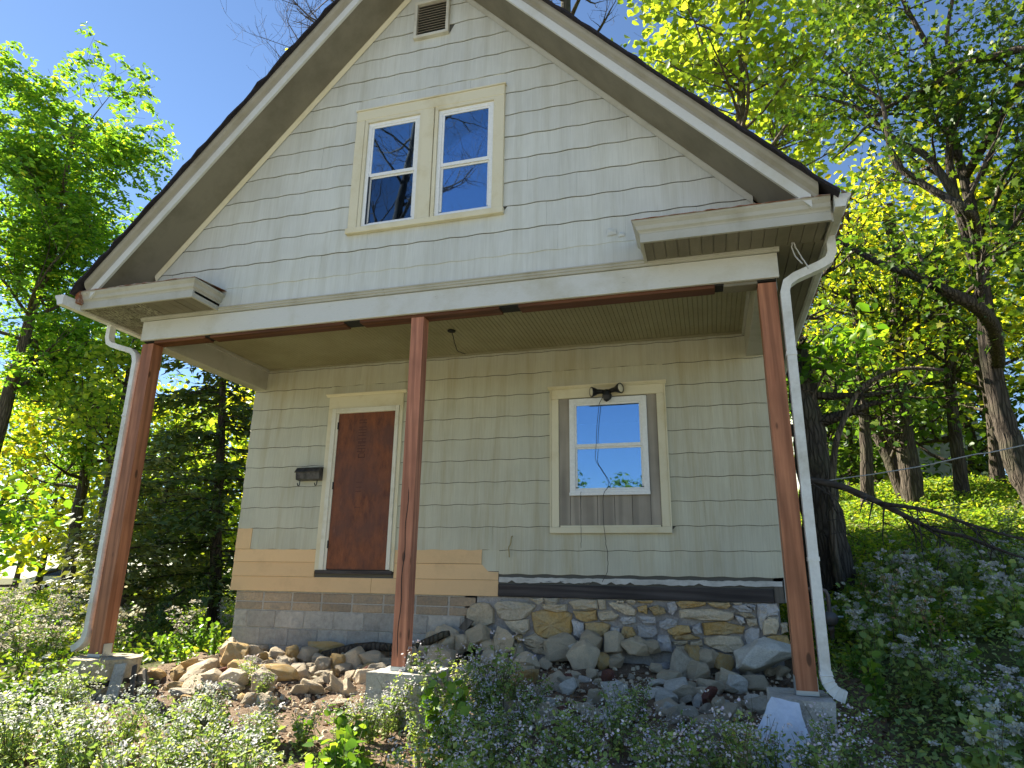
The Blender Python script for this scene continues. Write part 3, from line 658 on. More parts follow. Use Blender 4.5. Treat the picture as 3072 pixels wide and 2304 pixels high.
# -- posts with galvanized bases
def post(x0, x1, y0, y1_, z0, z1, mat, label, jit=0):
    mb = MB(); k = 14
    for i in range(k+1):
        z = z0+(z1-z0)*i/k; j = .0015
        for (a, b) in ((x0, y0), (x1, y0), (x1, y1_), (x0, y1_)): mb.v.append((a+rnd.uniform(-j, j), b+rnd.uniform(-j, j), z))
    for i in range(k):
        for c in range(4): mb.f.append((4*i+c, 4*i+(c+1) % 4, 4*i+4+(c+1) % 4, 4*i+4+c))
    mb.f += [(3, 2, 1, 0), (4*k, 4*k+1, 4*k+2, 4*k+3)]
    p = hp(mb.build('porch_post', mat)); tag(p, label)
    MB().box(x0-.004, x1+.004, y0-.004, y1_+.004, z0-.03, z0+.0).build('post_base', 'galv', p)
    bx('base_strap', 'galv', p, x0-.006, x0-.002, y0+.02, y1_-.02, z0, z0+.09); bx('base_strap', 'galv', p, x1+.002, x1+.006, y0+.02, y1_-.02, z0, z0+.09)
    return p
post(.006, .147, .032, .172, -.545, 2.5425, 'post', 'red brown porch post on the round pier')
pm = post(3.137, 3.262, .034, .15, -.508, 2.5425, 'postmid', 'slimmer weathered middle porch post with a long crack')
ck = MB()
for i in range(30):
    z = .95-i*.048; xk = 3.206+.006*math.sin(i*.7)-.0008*i; wk = .0035 if i not in (0, 29) else .0006
    ck.v += [(xk-wk, .0322, z), (xk+wk, .0322, z)]
ck.f = [(2*i, 2*i+1, 2*i+3, 2*i+2) for i in range(29)]; ck.build('crack', 'dark', pm)
post(6.217, 6.355, .032, .172, -.515, 2.5425, 'post', 'red brown porch post beside the white downspout')
# -- downspouts
dR = hp(MB().rect_tube([(6.79, .03, 2.885), (6.79, .03, 2.74), (6.76, .03, 2.675), (6.70, .03, 2.640), (6.50, .03, 2.560), (6.435, .03, 2.515), (6.412, .03, 2.44), (6.412, .03, 1.9), (6.410, .03, .6), (6.410, .03, -.40)], .068, .085).build('downspout', 'gutter')); tag(dR, 'white downspout on the right porch post')
MB().rect_tube([(6.410, .03, -.38), (6.413, .03, -.425), (6.425, .03, -.462), (6.447, .03, -.496), (6.478, .03, -.522), (6.52, .03, -.537)], .078, .094).build('elbow', 'gutter', dR)
for i, (x, z, a) in enumerate(((6.4105, -.405, 0), (6.4175, -.445, .35), (6.435, -.480, .7), (6.462, -.511, 1.0), (6.495, -.532, 1.3))):
    dx, dz = math.cos(a)*.045, -math.sin(a)*-.045
    MB().tube([(x-dx, -.018, z-dz), (x+dx, -.018, z+dz)], .004, 5).build('crimp', 'gutter', dR)
for z in (1.9, .35): bx('joint', 'gutter', dR, 6.372, 6.449, -.0175, .0775, z, z+.03)
dL = hp(MB().rect_tube([(-.485, .05, 2.80), (-.485, .05, 2.66), (-.46, .05, 2.60), (-.40, .05, 2.565), (-.13, .05, 2.480), (-.075, .05, 2.43), (-.052, .05, 2.35), (-.052, .05, 1.8), (-.052, .05, .2), (-.056, .05, -.36)], .052, .075).build('downspout', 'gutter')); tag(dL, 'white downspout behind the left porch post')
MB().rect_tube([(-.056, .05, -.34), (-.06, .05, -.385), (-.075, .05, -.425), (-.105, .05, -.46), (-.15, .05, -.49), (-.19, .05, -.51)], .060, .082).build('elbow', 'gutter', dL)
for z in (1.75, .15, -.1): bx('joint', 'gutter', dL, -.082, -.024, .0065, .0935, z, z+.02)

# -- foundation: block part on the left, rubble stone on the right
fb = hp(bx('block_foundation', 'cmortar', None, .075, 3.20, D+.012, D+.2, -1.2, -.006))
def fblock(x0, x1, z0, z1, mat, nm):
    bx(nm, mat, fb, x0, x1, D+.002+rnd.uniform(0, .003), D+.05, z0, z1, bevel=.006)
x = .085; seam = []
for r_i, (z0, z1) in enumerate(((-.118, -.022), (-.216, -.132))):
    x = .08
    while x < 3.14:
        x1_ = min(x+.378, 3.19-.06*r_i); fblock(x, x1_-.002, z0, z1, 'brick', 'brick'); x = x1_+.022
for r_i, (z0, z1, st_) in enumerate(((-.417, -.226, .18), (-.612, -.425, .38), (-.81, -.62, .18))):
    x = .085; wd = st_
    while x < 3.05:
        x1_ = min(x+wd, 3.07); fblock(x, x1_-.002, z0, z1, 'block', 'block'); x = x1_+.010; wd = .383
fs = hp(bx('stone_foundation', 'mortar', None, 3.06, 6.30, D+.012, D+.3, -1.2, -.006))
STONES=[('b',[(3.09,-0.15),(3.15,-0.09),(3.23,-0.07),(3.35,-0.08),(3.4,-0.14),(3.41,-0.28),(3.3,-0.32),(3.15,-0.32),(3.09,-0.31)]),('p',[(3.41,-0.09),(3.46,-0.05),(3.66,-0.05),(3.79,-0.05),(3.87,-0.09),(3.85,-0.13),(3.75,-0.22),(3.67,-0.24),(3.5,-0.24),(3.45,-0.19)]),('b',[(3.53,-0.25),(3.79,-0.23),(3.8,-0.33),(3.75,-0.38),(3.67,-0.38),(3.61,-0.35)]),('o',[(3.83,-0.16),(3.94,-0.13),(4.2,-0.14),(4.26,-0.16),(4.26,-0.33),(4.23,-0.4),(4.04,-0.42),(3.96,-0.41),(3.87,-0.38),(3.84,-0.26)]),('b',[(3.93,-0.09),(3.98,-0.07),(4.21,-0.06),(4.21,-0.14),(4.1,-0.15),(3.98,-0.12)]),('p',[(3.79,-0.01),(3.96,-0.01),(3.98,-0.03),(3.9,-0.07),(3.85,-0.05)]),('p',[(3.96,-0.01),(4.13,-0.01),(4.11,-0.05),(4.06,-0.08),(3.98,-0.06)]),('b',[(4.23,-0.04),(4.35,-0.01),(4.53,-0.01),(4.54,-0.1),(4.42,-0.12),(4.28,-0.11)]),('b',[(4.54,-0.01),(4.62,-0.01),(4.62,-0.1),(4.55,-0.11)]),('b',[(4.65,-0.04),(4.7,-0.03),(4.85,-0.05),(4.94,-0.1),(4.92,-0.16),(4.82,-0.15),(4.7,-0.09)]),('o',[(4.28,-0.13),(4.52,-0.12),(4.53,-0.21),(4.42,-0.23),(4.31,-0.21)]),('b',[(4.54,-0.13),(4.68,-0.12),(4.76,-0.16),(4.71,-0.21),(4.56,-0.22)]),('o',[(4.4,-0.25),(4.58,-0.23),(4.67,-0.26),(4.62,-0.35),(4.57,-0.38),(4.41,-0.36)]),('g',[(4.27,-0.21),(4.39,-0.24),(4.39,-0.37),(4.34,-0.4),(4.29,-0.36)]),('b',[(3.73,-0.42),(3.87,-0.36),(3.96,-0.41),(4.03,-0.43),(3.96,-0.5),(3.85,-0.51),(3.75,-0.47)]),('o',[(3.63,-0.39),(3.72,-0.39),(3.73,-0.45),(3.7,-0.46),(3.64,-0.43)]),('o',[(4.95,-0.07),(5.04,-0.05),(5.05,-0.09),(5.04,-0.14),(4.96,-0.12)]),('o',[(5.06,-0.08),(5.15,-0.05),(5.22,-0.08),(5.23,-0.13),(5.12,-0.15)]),('b',[(4.73,-0.01),(4.82,-0.0),(4.81,-0.04),(4.74,-0.04)]),('b',[(4.83,-0.01),(4.94,-0.01),(4.93,-0.04),(4.85,-0.05)]),('o',[(4.95,-0.01),(5.11,-0.01),(5.09,-0.03),(4.98,-0.04)]),('g',[(4.94,-0.26),(5.12,-0.25),(5.14,-0.32),(5.08,-0.37),(4.95,-0.36)]),('o',[(4.76,-0.34),(4.8,-0.27),(4.89,-0.27),(4.93,-0.35),(4.86,-0.38),(4.77,-0.37)]),('g',[(4.95,-0.17),(5.12,-0.16),(5.13,-0.23),(5.01,-0.24)]),('g',[(4.67,-0.28),(4.76,-0.28),(4.75,-0.35),(4.67,-0.36)]),('b',[(3.74,-0.49),(3.85,-0.51),(3.96,-0.51),(4.0,-0.57),(3.87,-0.56)]),('g',[(4.76,-0.21),(4.79,-0.18),(4.92,-0.17),(4.93,-0.23),(4.79,-0.25)]),('b',[(3.63,-0.47),(3.71,-0.47),(3.75,-0.55),(3.67,-0.56)]),('g',[(3.98,-0.52),(4.04,-0.44),(4.22,-0.42),(4.25,-0.51),(4.14,-0.57),(4.0,-0.57)]),('o',[(5.33,-0.02),(5.38,-0.0),(5.63,0.0),(5.62,-0.04),(5.49,-0.07),(5.39,-0.07)]),('o',[(5.64,-0.02),(5.71,-0.0),(5.85,-0.01),(5.87,-0.04),(5.81,-0.07),(5.71,-0.06)]),('b',[(5.36,-0.1),(5.41,-0.08),(5.67,-0.07),(5.88,-0.1),(5.88,-0.15),(5.83,-0.18),(5.66,-0.19),(5.48,-0.17),(5.37,-0.16)]),('o',[(5.58,-0.21),(5.79,-0.19),(5.92,-0.22),(5.98,-0.23),(5.96,-0.29),(5.78,-0.31),(5.59,-0.32)]),('b',[(5.59,-0.35),(5.74,-0.32),(5.93,-0.32),(5.96,-0.39),(5.99,-0.45),(5.92,-0.48),(5.79,-0.47),(5.64,-0.43),(5.59,-0.4)]),('g',[(5.88,-0.04),(5.99,-0.02),(6.07,-0.07),(6.06,-0.09),(5.95,-0.09)]),('b',[(5.89,-0.01),(5.97,-0.0),(5.97,-0.02),(5.91,-0.04)]),('b',[(5.91,-0.1),(6.04,-0.11),(6.09,-0.13),(6.08,-0.15),(5.98,-0.14)]),('g',[(5.89,-0.13),(5.97,-0.14),(5.99,-0.19),(5.94,-0.21)]),('b',[(5.99,-0.16),(6.09,-0.15),(6.1,-0.21),(6.02,-0.23)]),('g',[(5.98,-0.27),(6.04,-0.23),(6.11,-0.25),(6.1,-0.41),(6.04,-0.46),(6.0,-0.43),(5.97,-0.32)]),('g',[(6.11,-0.02),(6.18,0.01),(6.29,-0.01),(6.31,-0.07),(6.29,-0.12),(6.17,-0.14),(6.13,-0.26),(6.11,-0.2)]),('b',[(6.14,-0.19),(6.21,-0.14),(6.29,-0.14),(6.3,-0.21),(6.26,-0.29),(6.15,-0.3)]),('b',[(6.31,-0.19),(6.37,-0.18),(6.37,-0.26),(6.31,-0.28)]),('o',[(6.14,-0.33),(6.23,-0.3),(6.36,-0.3),(6.38,-0.39),(6.28,-0.42),(6.15,-0.39)]),('o',[(5.24,-0.28),(5.33,-0.24),(5.45,-0.24),(5.47,-0.3),(5.34,-0.33),(5.26,-0.33)]),('g',[(5.16,-0.21),(5.25,-0.18),(5.34,-0.19),(5.33,-0.24),(5.23,-0.28),(5.17,-0.26)]),('g',[(5.14,-0.34),(5.25,-0.34),(5.27,-0.41),(5.27,-0.49),(5.15,-0.49),(5.13,-0.41)]),('o',[(5.28,-0.34),(5.47,-0.32),(5.55,-0.35),(5.43,-0.37),(5.3,-0.37)]),('b',[(5.45,-0.39),(5.57,-0.36),(5.57,-0.42),(5.46,-0.42)]),('b',[(5.28,-0.39),(5.43,-0.38),(5.43,-0.41),(5.3,-0.41)]),('g',[(5.25,-0.03),(5.32,-0.01),(5.35,-0.07),(5.3,-0.15),(5.26,-0.11)]),('g',[(6.0,-0.02),(6.09,-0.03),(6.09,-0.08),(6.07,-0.06)]),('g',[(5.48,-0.25),(5.56,-0.21),(5.57,-0.31),(5.49,-0.31)]),('b',[(5.31,-0.44),(5.43,-0.42),(5.57,-0.43),(5.58,-0.47),(5.42,-0.48)]),('b',[(5.75,-0.5),(5.84,-0.48),(5.92,-0.49),(5.96,-0.63),(5.84,-0.64)])]
SMAT = {'b': 'stone_b', 'o': 'stone_o', 'g': 'stone_m', 'p': 'stone_p'}
for si, (k, P) in enumerate(STONES):
    P = [(x, min(z, -.012)) for x, z in P]
    c = np.mean(P, 0); mb = MB(); rings = []
    Q = []
    for (a, b) in zip(P, P[1:]+P[:1]): Q += [a, ((a[0]+b[0])/2, (a[1]+b[1])/2)]
    n = len(Q); dep = rnd.uniform(.035, .075)
    for sc_, yy, jz in ((1.03, .04, 0), (1.01, -dep*.2, .006), (.93, -dep*.7, .010), (.55, -dep*.8, .012)):
        for (a, b) in Q:
            mb.v.append((c[0]+(a-c[0])*sc_+rnd.uniform(-jz, jz), D+yy+rnd.uniform(-jz, jz), c[1]+(b-c[1])*sc_+rnd.uniform(-jz, jz)))
    mb.v.append((c[0], D-dep, c[1]))
    for r_i in range(3):
        for i in range(n): mb.f.append((r_i*n+i, r_i*n+(i+1) % n, (r_i+1)*n+(i+1) % n, (r_i+1)*n+i))
    for i in range(n): mb.f.append((3*n+i, 3*n+(i+1) % n, 4*n))
    mb.build('stone', SMAT[k], fs)
# lower courses hidden behind the rubble and the return of the wall on the right side
for i in range(26):
    x = 3.15+i*.122+rnd.uniform(-.03, .03); z = -.68+rnd.uniform(-.06, .05); w_, h_ = rnd.uniform(.1, .2), rnd.uniform(.07, .12)
    mb = MB(); n = 8
    for sc_, yy in ((1, .05), (.95, -.02), (.5, -.05)):
        for j in range(n):
            a = 2*math.pi*j/n; mb.v.append((x+math.cos(a)*w_/2*sc_*1.1, D+yy+rnd.uniform(-.006, .006), z+math.sin(a)*h_/2*sc_*1.15+rnd.uniform(-.008, .008)))
    for r_i in range(2):
        for j in range(n): mb.f.append((r_i*n+j, r_i*n+(j+1) % n, (r_i+1)*n+(j+1) % n, (r_i+1)*n+j))
    mb.f.append(tuple(range(2*n, 3*n))); mb.build('stone', rnd.choice(['stone_b', 'stone_g', 'stone_m']), fs)
hp(bx('side_foundation', 'mortar', None, 6.18, 6.34, D+.31, BACK, -1.2, -.006)); hp(bx('side_foundation', 'block', None, .08, .2, D+.21, BACK, -1.2, -.006))

# ------------------------------------------------------------------ rubble stones, piers and small things
ROCKS=[(0.73,1.21,-0.68,0.21,0.2,'o'),(0.88,1.39,-0.66,0.19,0.17,'b'),(0.89,1.55,-0.64,0.13,0.06,'b'),(1.04,1.54,-0.66,0.16,0.1,'g'),(1.2,1.54,-0.67,0.11,0.15,'o'),(1.35,1.64,-0.67,0.15,0.11,'b'),(1.42,1.82,-0.61,0.25,0.11,'o'),(1.14,0.76,-0.72,0.2,0.12,'o'),(1.17,0.9,-0.69,0.12,0.1,'b'),(1.36,1.03,-0.69,0.18,0.06,'b'),(1.59,0.78,-0.73,0.29,0.13,'o'),(1.72,0.34,-0.78,0.15,0.19,'b'),(1.09,0.48,-0.76,0.19,0.13,'b'),(1.38,0.39,-0.76,0.2,0.13,'b'),(0.68,0.77,-0.72,0.26,0.1,'g'),(0.63,1.0,-0.71,0.11,0.14,'g'),(0.92,0.46,-0.77,0.16,0.09,'b'),(1.14,0.23,-0.79,0.16,0.07,'g'),(0.97,0.74,-0.72,0.11,0.07,'r'),(2.04,0.45,-0.8,0.12,0.08,'b'),(2.08,0.87,-0.74,0.09,0.08,'b'),(1.66,1.21,-0.7,0.11,0.07,'b'),(1.78,1.24,-0.7,0.1,0.1,'b'),(0.48,1.43,-0.65,0.14,0.18,'g'),(0.67,1.46,-0.64,0.08,0.12,'g'),(1.22,-0.0,-0.83,0.13,0.05,'o'),(1.46,1.06,-0.7,0.17,0.06,'b'),(0.63,0.53,-0.75,0.13,0.11,'o'),(1.31,1.4,-0.68,0.07,0.06,'b'),(1.57,1.16,-0.7,0.08,0.07,'g'),(1.42,0.61,-0.74,0.1,0.08,'b'),(1.69,0.49,-0.75,0.08,0.07,'o'),(0.79,0.55,-0.75,0.1,0.06,'b'),(1.34,0.09,-0.81,0.1,0.06,'g'),(1.37,1.6,-0.67,0.16,0.13,'b'),(1.77,1.26,-0.7,0.13,0.12,'b'),(1.9,1.35,-0.69,0.18,0.14,'o'),(2.05,1.41,-0.68,0.17,0.19,'b'),(2.22,1.45,-0.67,0.18,0.14,'b'),(2.1,1.82,-0.59,0.22,0.11,'g'),(1.68,1.19,-0.71,0.11,0.07,'b'),(2.06,0.87,-0.73,0.08,0.08,'b'),(2.27,0.96,-0.72,0.12,0.07,'b'),(1.47,1.82,-0.6,0.34,0.11,'o'),(2.34,1.11,-0.69,0.14,0.07,'r'),(2.43,1.28,-0.67,0.11,0.07,'b'),(2.63,1.58,-0.66,0.1,0.16,'b'),(2.71,1.77,-0.64,0.21,0.27,'g'),(3.01,1.44,-0.66,0.24,0.2,'b'),(2.9,1.82,-0.46,0.23,0.21,'b'),(3.08,1.82,-0.48,0.19,0.17,'b'),(3.47,1.82,-0.57,0.1,0.07,'b'),(3.57,1.56,-0.62,0.09,0.08,'g'),(1.88,1.82,-0.61,0.2,0.11,'o'),(2.86,1.27,-0.68,0.1,0.08,'b'),(3.22,1.22,-0.7,0.13,0.09,'g'),(2.69,1.07,-0.7,0.07,0.05,'b'),(2.75,1.82,-0.44,0.11,0.09,'g'),(1.8,1.61,-0.65,0.09,0.08,'g'),(2.07,1.57,-0.65,0.09,0.07,'b'),(3.91,1.36,-0.62,0.17,0.16,'g'),(4.01,0.97,-0.71,0.22,0.14,'o'),(3.66,1.56,-0.61,0.21,0.07,'b'),(3.47,1.83,-0.57,0.09,0.06,'b'),(3.72,1.82,-0.55,0.09,0.08,'g'),(4.43,1.67,-0.6,0.22,0.23,'g'),(4.59,1.76,-0.59,0.13,0.13,'o'),(4.7,1.82,-0.41,0.16,0.16,'b'),(4.91,1.82,-0.45,0.24,0.13,'g'),(4.48,1.82,-0.43,0.17,0.17,'g'),(4.16,1.82,-0.48,0.28,0.18,'g'),(3.58,1.82,-0.45,0.21,0.19,'g'),(4.73,1.82,-0.54,0.15,0.06,'b'),(4.74,1.76,-0.59,0.13,0.08,'g'),(4.71,1.36,-0.68,0.1,0.11,'r'),(4.12,0.63,-0.76,0.08,0.08,'r'),(4.29,1.82,-0.49,0.14,0.11,'w'),(4.26,1.21,-0.67,0.08,0.07,'b'),(4.55,1.43,-0.66,0.09,0.09,'g'),(4.36,1.25,-0.67,0.07,0.07,'r'),(4.32,0.49,-0.77,0.13,0.08,'w'),(4.39,0.38,-0.79,0.07,0.06,'w'),(4.5,0.37,-0.8,0.1,0.07,'r'),(4.34,0.28,-0.82,0.2,0.11,'b'),(4.5,1.33,-0.67,0.11,0.05,'w'),(4.78,1.14,-0.7,0.16,0.07,'w'),(4.88,1.09,-0.71,0.08,0.07,'w'),(4.85,0.74,-0.77,0.11,0.13,'w'),(4.64,0.58,-0.77,0.07,0.03,'w'),(4.83,0.23,-0.79,0.09,0.05,'w'),(4.89,0.13,-0.8,0.06,0.05,'w'),(4.56,0.17,-0.81,0.05,0.05,'w'),(4.0,0.27,-0.82,0.05,0.05,'w'),(4.05,0.46,-0.79,0.1,0.06,'g'),(3.38,1.82,-0.5,0.17,0.11,'g'),(3.25,1.82,-0.41,0.24,0.14,'g'),(4.05,1.23,-0.65,0.08,0.06,'g'),(4.06,1.58,-0.6,0.1,0.07,'b'),(4.11,1.82,-0.57,0.12,0.07,'o'),(4.41,1.39,-0.65,0.08,0.06,'g'),(3.67,1.27,-0.65,0.1,0.06,'b'),(4.18,0.85,-0.72,0.08,0.06,'g'),(4.63,1.27,-0.69,0.07,0.06,'b'),(6.12,1.82,-0.53,0.41,0.32,'w'),(6.0,1.56,-0.69,0.21,0.12,'b'),(5.37,1.77,-0.62,0.19,0.24,'p'),(5.52,1.63,-0.64,0.17,0.14,'g'),(5.49,1.82,-0.52,0.13,0.18,'o'),(5.58,1.82,-0.53,0.17,0.14,'g'),(5.74,1.82,-0.55,0.15,0.12,'o'),(5.67,1.82,-0.49,0.1,0.08,'g'),(5.27,1.47,-0.65,0.17,0.09,'g'),(5.72,1.6,-0.66,0.08,0.1,'g'),(5.83,1.6,-0.67,0.2,0.12,'g'),(5.37,1.12,-0.73,0.14,0.1,'w'),(5.28,0.97,-0.76,0.15,0.1,'w'),(5.34,1.24,-0.7,0.1,0.06,'g'),(5.62,0.96,-0.75,0.1,0.13,'r'),(5.7,0.74,-0.77,0.09,0.1,'g'),(5.78,0.64,-0.78,0.09,0.11,'g'),(5.58,1.31,-0.7,0.09,0.06,'p'),(4.96,1.82,-0.44,0.13,0.13,'g'),(5.08,1.82,-0.44,0.13,0.1,'g'),(5.51,0.94,-0.75,0.05,0.05,'w'),(5.31,0.65,-0.79,0.12,0.09,'w'),(6.22,1.31,-0.71,0.18,0.04,'b'),(5.86,0.99,-0.74,0.08,0.05,'g'),(5.45,1.34,-0.68,0.09,0.06,'b'),(5.13,1.72,-0.62,0.1,0.07,'b'),(5.21,1.15,-0.71,0.08,0.06,'w'),(6.28,1.83,-0.61,0.1,0.08,'g')]
from mathutils.noise import noise_vector
def rock_mesh(seed):
    r = random.Random(seed); bm = bmesh.new()
    for i in range(16):
        v = Vector((r.uniform(-1, 1), r.uniform(-1, 1), r.uniform(-1, 1)))
        mx = max(abs(v.x), abs(v.y), abs(v.z)); v = v/mx*r.uniform(.78, 1.0) if mx else v
        v = v*.75+v.normalized()*.3
        bm.verts.new(v)
    bmesh.ops.convex_hull(bm, input=bm.verts[:])
    loose = [v for v in bm.verts if not v.link_faces]; bmesh.ops.delete(bm, geom=loose, context='VERTS')
    bmesh.ops.dissolve_limit(bm, angle_limit=.22, verts=bm.verts[:], edges=bm.edges[:])
    bmesh.ops.bevel(bm, geom=bm.edges[:], offset=.07, segments=1, affect='EDGES', clamp_overlap=True)
    bmesh.ops.triangulate(bm, faces=bm.faces[:])
    bmesh.ops.subdivide_edges(bm, edges=[e for e in bm.edges if e.calc_length() > .35], cuts=2, use_grid_fill=True)
    bmesh.ops.triangulate(bm, faces=bm.faces[:])
    for v in bm.verts: v.co += noise_vector(v.co*1.6+Vector((seed, 0, 0)))*.10+noise_vector(v.co*5+Vector((0, seed, 0)))*.035
    lo = Vector([min(v.co[i] for v in bm.verts) for i in range(3)]); hi = Vector([max(v.co[i] for v in bm.verts) for i in range(3)])
    for v in bm.verts: v.co = Vector([(v.co[i]-lo[i])/(hi[i]-lo[i])-.5 for i in range(3)])
    me = bpy.data.meshes.new('rubble_stone'); bm.to_mesh(me); bm.free(); return me
RK = [rock_mesh(100+i) for i in range(14)]
SPECIAL = {  # index -> own name, label
}
rock_names = {'b': 'buff', 'o': 'ochre', 'g': 'grey', 'w': 'whitish', 'r': 'red', 'p': 'pale'}
mats_ = {k: M['stone_'+k] for k in 'bogwrp'}
rk_mesh_cache = {}
def rock(i, mk):
    key = (i, mk)
    if key not in rk_mesh_cache:
        me = RK[i].copy(); me.materials.clear(); me.materials.append(mats_[mk]); rk_mesh_cache[key] = me
    return rk_mesh_cache[key]
biggest = max(range(len(ROCKS)), key=lambda i: ROCKS[i][3]*ROCKS[i][4])
def stone_zone(x, y):
    a = 'by the left house corner' if x < 1.1 else 'below the front door' if x < 2.3 else 'left of the middle post' if x < 3.1 else 'right of the middle post' if x < 4.0 else 'below the porch window' if x < 5.3 else 'near the right porch post'
    b = 'against the foundation' if y > 1.35 else 'at the front of the rubble' if y < .45 else 'amid the rubble'
    return a, b
for i, (x, y, z, w_, h_, k) in enumerate(ROCKS):
    o = link('rubble_stone', rock(i % 14, k)); d_ = (w_+h_)/2*rnd.uniform(.8, 1.15)
    hz_ = max(h_*1.05, .05)
    o.scale = (w_*1.3, d_*1.25, hz_*1.3)
    gy = gzf(x, y); zc = max(z, gy+hz_*.3)
    o.location = (x, y+d_*.1, zc if y > D-.25 else gy+hz_*rnd.uniform(.40, .55) if abs(z-gy) < .12 else z)
    o.rotation_euler = (rnd.uniform(-.3, .3), rnd.uniform(-.35, .35), rnd.uniform(-.5, .5))
    za, zb_ = stone_zone(x, y); big = 'large' if w_*h_ > .028 else 'small' if w_*h_ < .009 else 'mid-sized'
    kind_ = 'dull red brick fragment' if k == 'r' else '%s broken stone' % rock_names[k]
    if i == biggest:
        o.rotation_euler = (.1, .25, .2); tag(o, 'largest whitish boulder beside the right porch post', 'stone')
    else: tag(o, '%s %s %s %s' % (big, kind_, zb_, za), 'brick' if k == 'r' else 'stone', '%s %ss %s %s' % (big, kind_, zb_, za))
for i in range(170):       # smaller broken pieces between the big ones
    x = rnd.uniform(.3, 3.0) if i % 5 < 3 else rnd.uniform(3.2, 6.1); y = rnd.uniform(.1, 1.8) if x > 3.1 else rnd.uniform(-.05+.3*abs(x-1.5), 1.85); s_ = rnd.uniform(.06, .19); k = rnd.choice('bbobgpp' if x < 3.1 else 'bgpgwwp')
    o = link('rubble_stone', rock(i % 14, k)); o.scale = (s_*rnd.uniform(1, 1.6), s_*1.2, s_*rnd.uniform(.6, 1)); o.location = (x, y, gzf(x, y)+s_*.2); o.rotation_euler = (rnd.uniform(-.5, .5), rnd.uniform(-.5, .5), rnd.uniform(0, 6))
    za, zb_ = stone_zone(x, y); tag(o, 'little %s stone chunk %s %s' % (rock_names[k], zb_, za), 'stone', 'little %s stone chunks %s %s' % (rock_names[k], zb_, za))
# small chips fill the heap
def chips():
    mb = MB(); r = random.Random(5)
    for i in range(2600):
        x = r.uniform(.2, 6.5); y = r.uniform(-1.1, 1.9) if r.random() < .8 else r.uniform(-.3, 1.9)
        s_ = r.uniform(.008, .035)*(1 if y > -.4 else .7); z = gzf(x, y)+s_*.2
        a = r.uniform(0, 6.28); ca, sa = math.cos(a), math.sin(a); q = [(1, 0), (.2, .8), (-.9, .4), (-.5, -.8), (.6, -.7)]
        o_ = len(mb.v)
        for (p, t) in q: mb.v.append((x+(p*ca-t*sa)*s_, y+(p*sa+t*ca)*s_, z-s_*.3))
        for (p, t) in q: mb.v.append((x+(p*ca-t*sa)*s_*.6, y+(p*sa+t*ca)*s_*.6, z+s_*r.uniform(.3, .7)))
        mb.f.append((o_+5, o_+6, o_+7, o_+8, o_+9))
        for j in range(5): mb.f.append((o_+j, o_+(j+1) % 5, o_+5+(j+1) % 5, o_+5+j))
    return mb
tag(chips().build('stone_chips', 'stone_b'), 'small stone chips and gravel spread over the soil below the porch', 'gravel', kind='stuff')

pl = tag(empty('porch_pier', (.17, .1, -.57)), 'round stained concrete pier with black band under the left post', 'pier')
def drum(name, mat, r0, r1, z0, z1, jit=.006, n=26):
    mb = MB(); k = 5
    for i in range(k+1):
        for j in range(n):
            a = 2*math.pi*j/n; r_ = r0+(r1-r0)*i/k+rnd.uniform(-jit, jit); mb.v.append((math.cos(a)*r_, math.sin(a)*r_, z0+(z1-z0)*i/k+.03*math.cos(a)*(0 if i == k and z1 > -.03 else 1)))
    for i in range(k):
        for j in range(n): mb.f.append((i*n+j, i*n+(j+1) % n, (i+1)*n+(j+1) % n, (i+1)*n+j))
    mb.f += [tuple(range(n))[::-1], tuple(k*n+j for j in range(n))]
    return mb.build(name, mat, pl)
drum('cap', 'concrete', .275, .30, -.20, 0, .003); drum('band', 'tar', .277, .279, -.25, -.199, .001); drum('base', 'concrete', .25, .265, -.62, -.249, .02)
def pier(x0, x1, y0, y1_, z0, z1, mat, label):
    o = empty('porch_pier', ((x0+x1)/2, (y0+y1_)/2, z1)); mb = MB()
    bm = bmesh.new(); bmesh.ops.create_cube(bm, size=1); bmesh.ops.subdivide_edges(bm, edges=bm.edges[:], cuts=5, use_grid_fill=True)
    for v in bm.verts:
        v.co = Vector((v.co.x*(x1-x0)*(1+.05*(.5-v.co.z)), v.co.y*(y1_-y0), (v.co.z-.5)*(z1-z0)))
        v.co += Vector((rnd.uniform(-1, 1), rnd.uniform(-1, 1), rnd.uniform(-1, 1)))*(.004 if v.co.z > -.002 else .014)
    me = bpy.data.meshes.new('block'); bm.to_mesh(me); bm.free(); me.materials.append(M[mat]); link('block', me, o)
    return tag(o, label, 'pier')
pier(3.0, 3.52, -.12, .36, -1.3, -.54, 'concwhite', 'whitewashed concrete pier under the middle post')
pr2 = pier(6.04, 6.43, -.16, .36, -1.3, -.548, 'concwhite', 'white concrete pier under the right post beside plastic sheeting')
# crumpled plastic sheeting by the right pier
SV = [(6.03, -.19, -.53), (5.87, -.40, -.80), (6.01, -.47, -.87), (6.12, -.31, -.63), (6.24, -.36, -.80), (6.35, -.20, -.565), (6.46, -.40, -.78), (5.78, -.40, -.93), (5.90, -.52, -1.0), (5.96, -.24, -.66), (6.10, -.56, -1.0), (6.30, -.55, -.97), (6.2, -.19, -.56)]
SF = [(9, 1, 2), (9, 2, 0), (0, 2, 3), (3, 2, 4), (0, 3, 12), (3, 4, 12), (1, 7, 8), (1, 8, 2), (2, 8, 10), (2, 10, 4)]
mb = MB(); mb.add(SV, SF); me = mb.mesh('plastic_sheet'); bm = bmesh.new(); bm.from_mesh(me)
bmesh.ops.delete(bm, geom=[v for v in bm.verts if not v.link_faces], context='VERTS')
bmesh.ops.subdivide_edges(bm, edges=bm.edges[:], cuts=2, use_grid_fill=True)
for v in bm.verts: v.co += noise_vector(v.co*9)*.012
bm.to_mesh(me); bm.free(); me.materials.append(M['sheet']); ob = link('plastic_sheet', me)
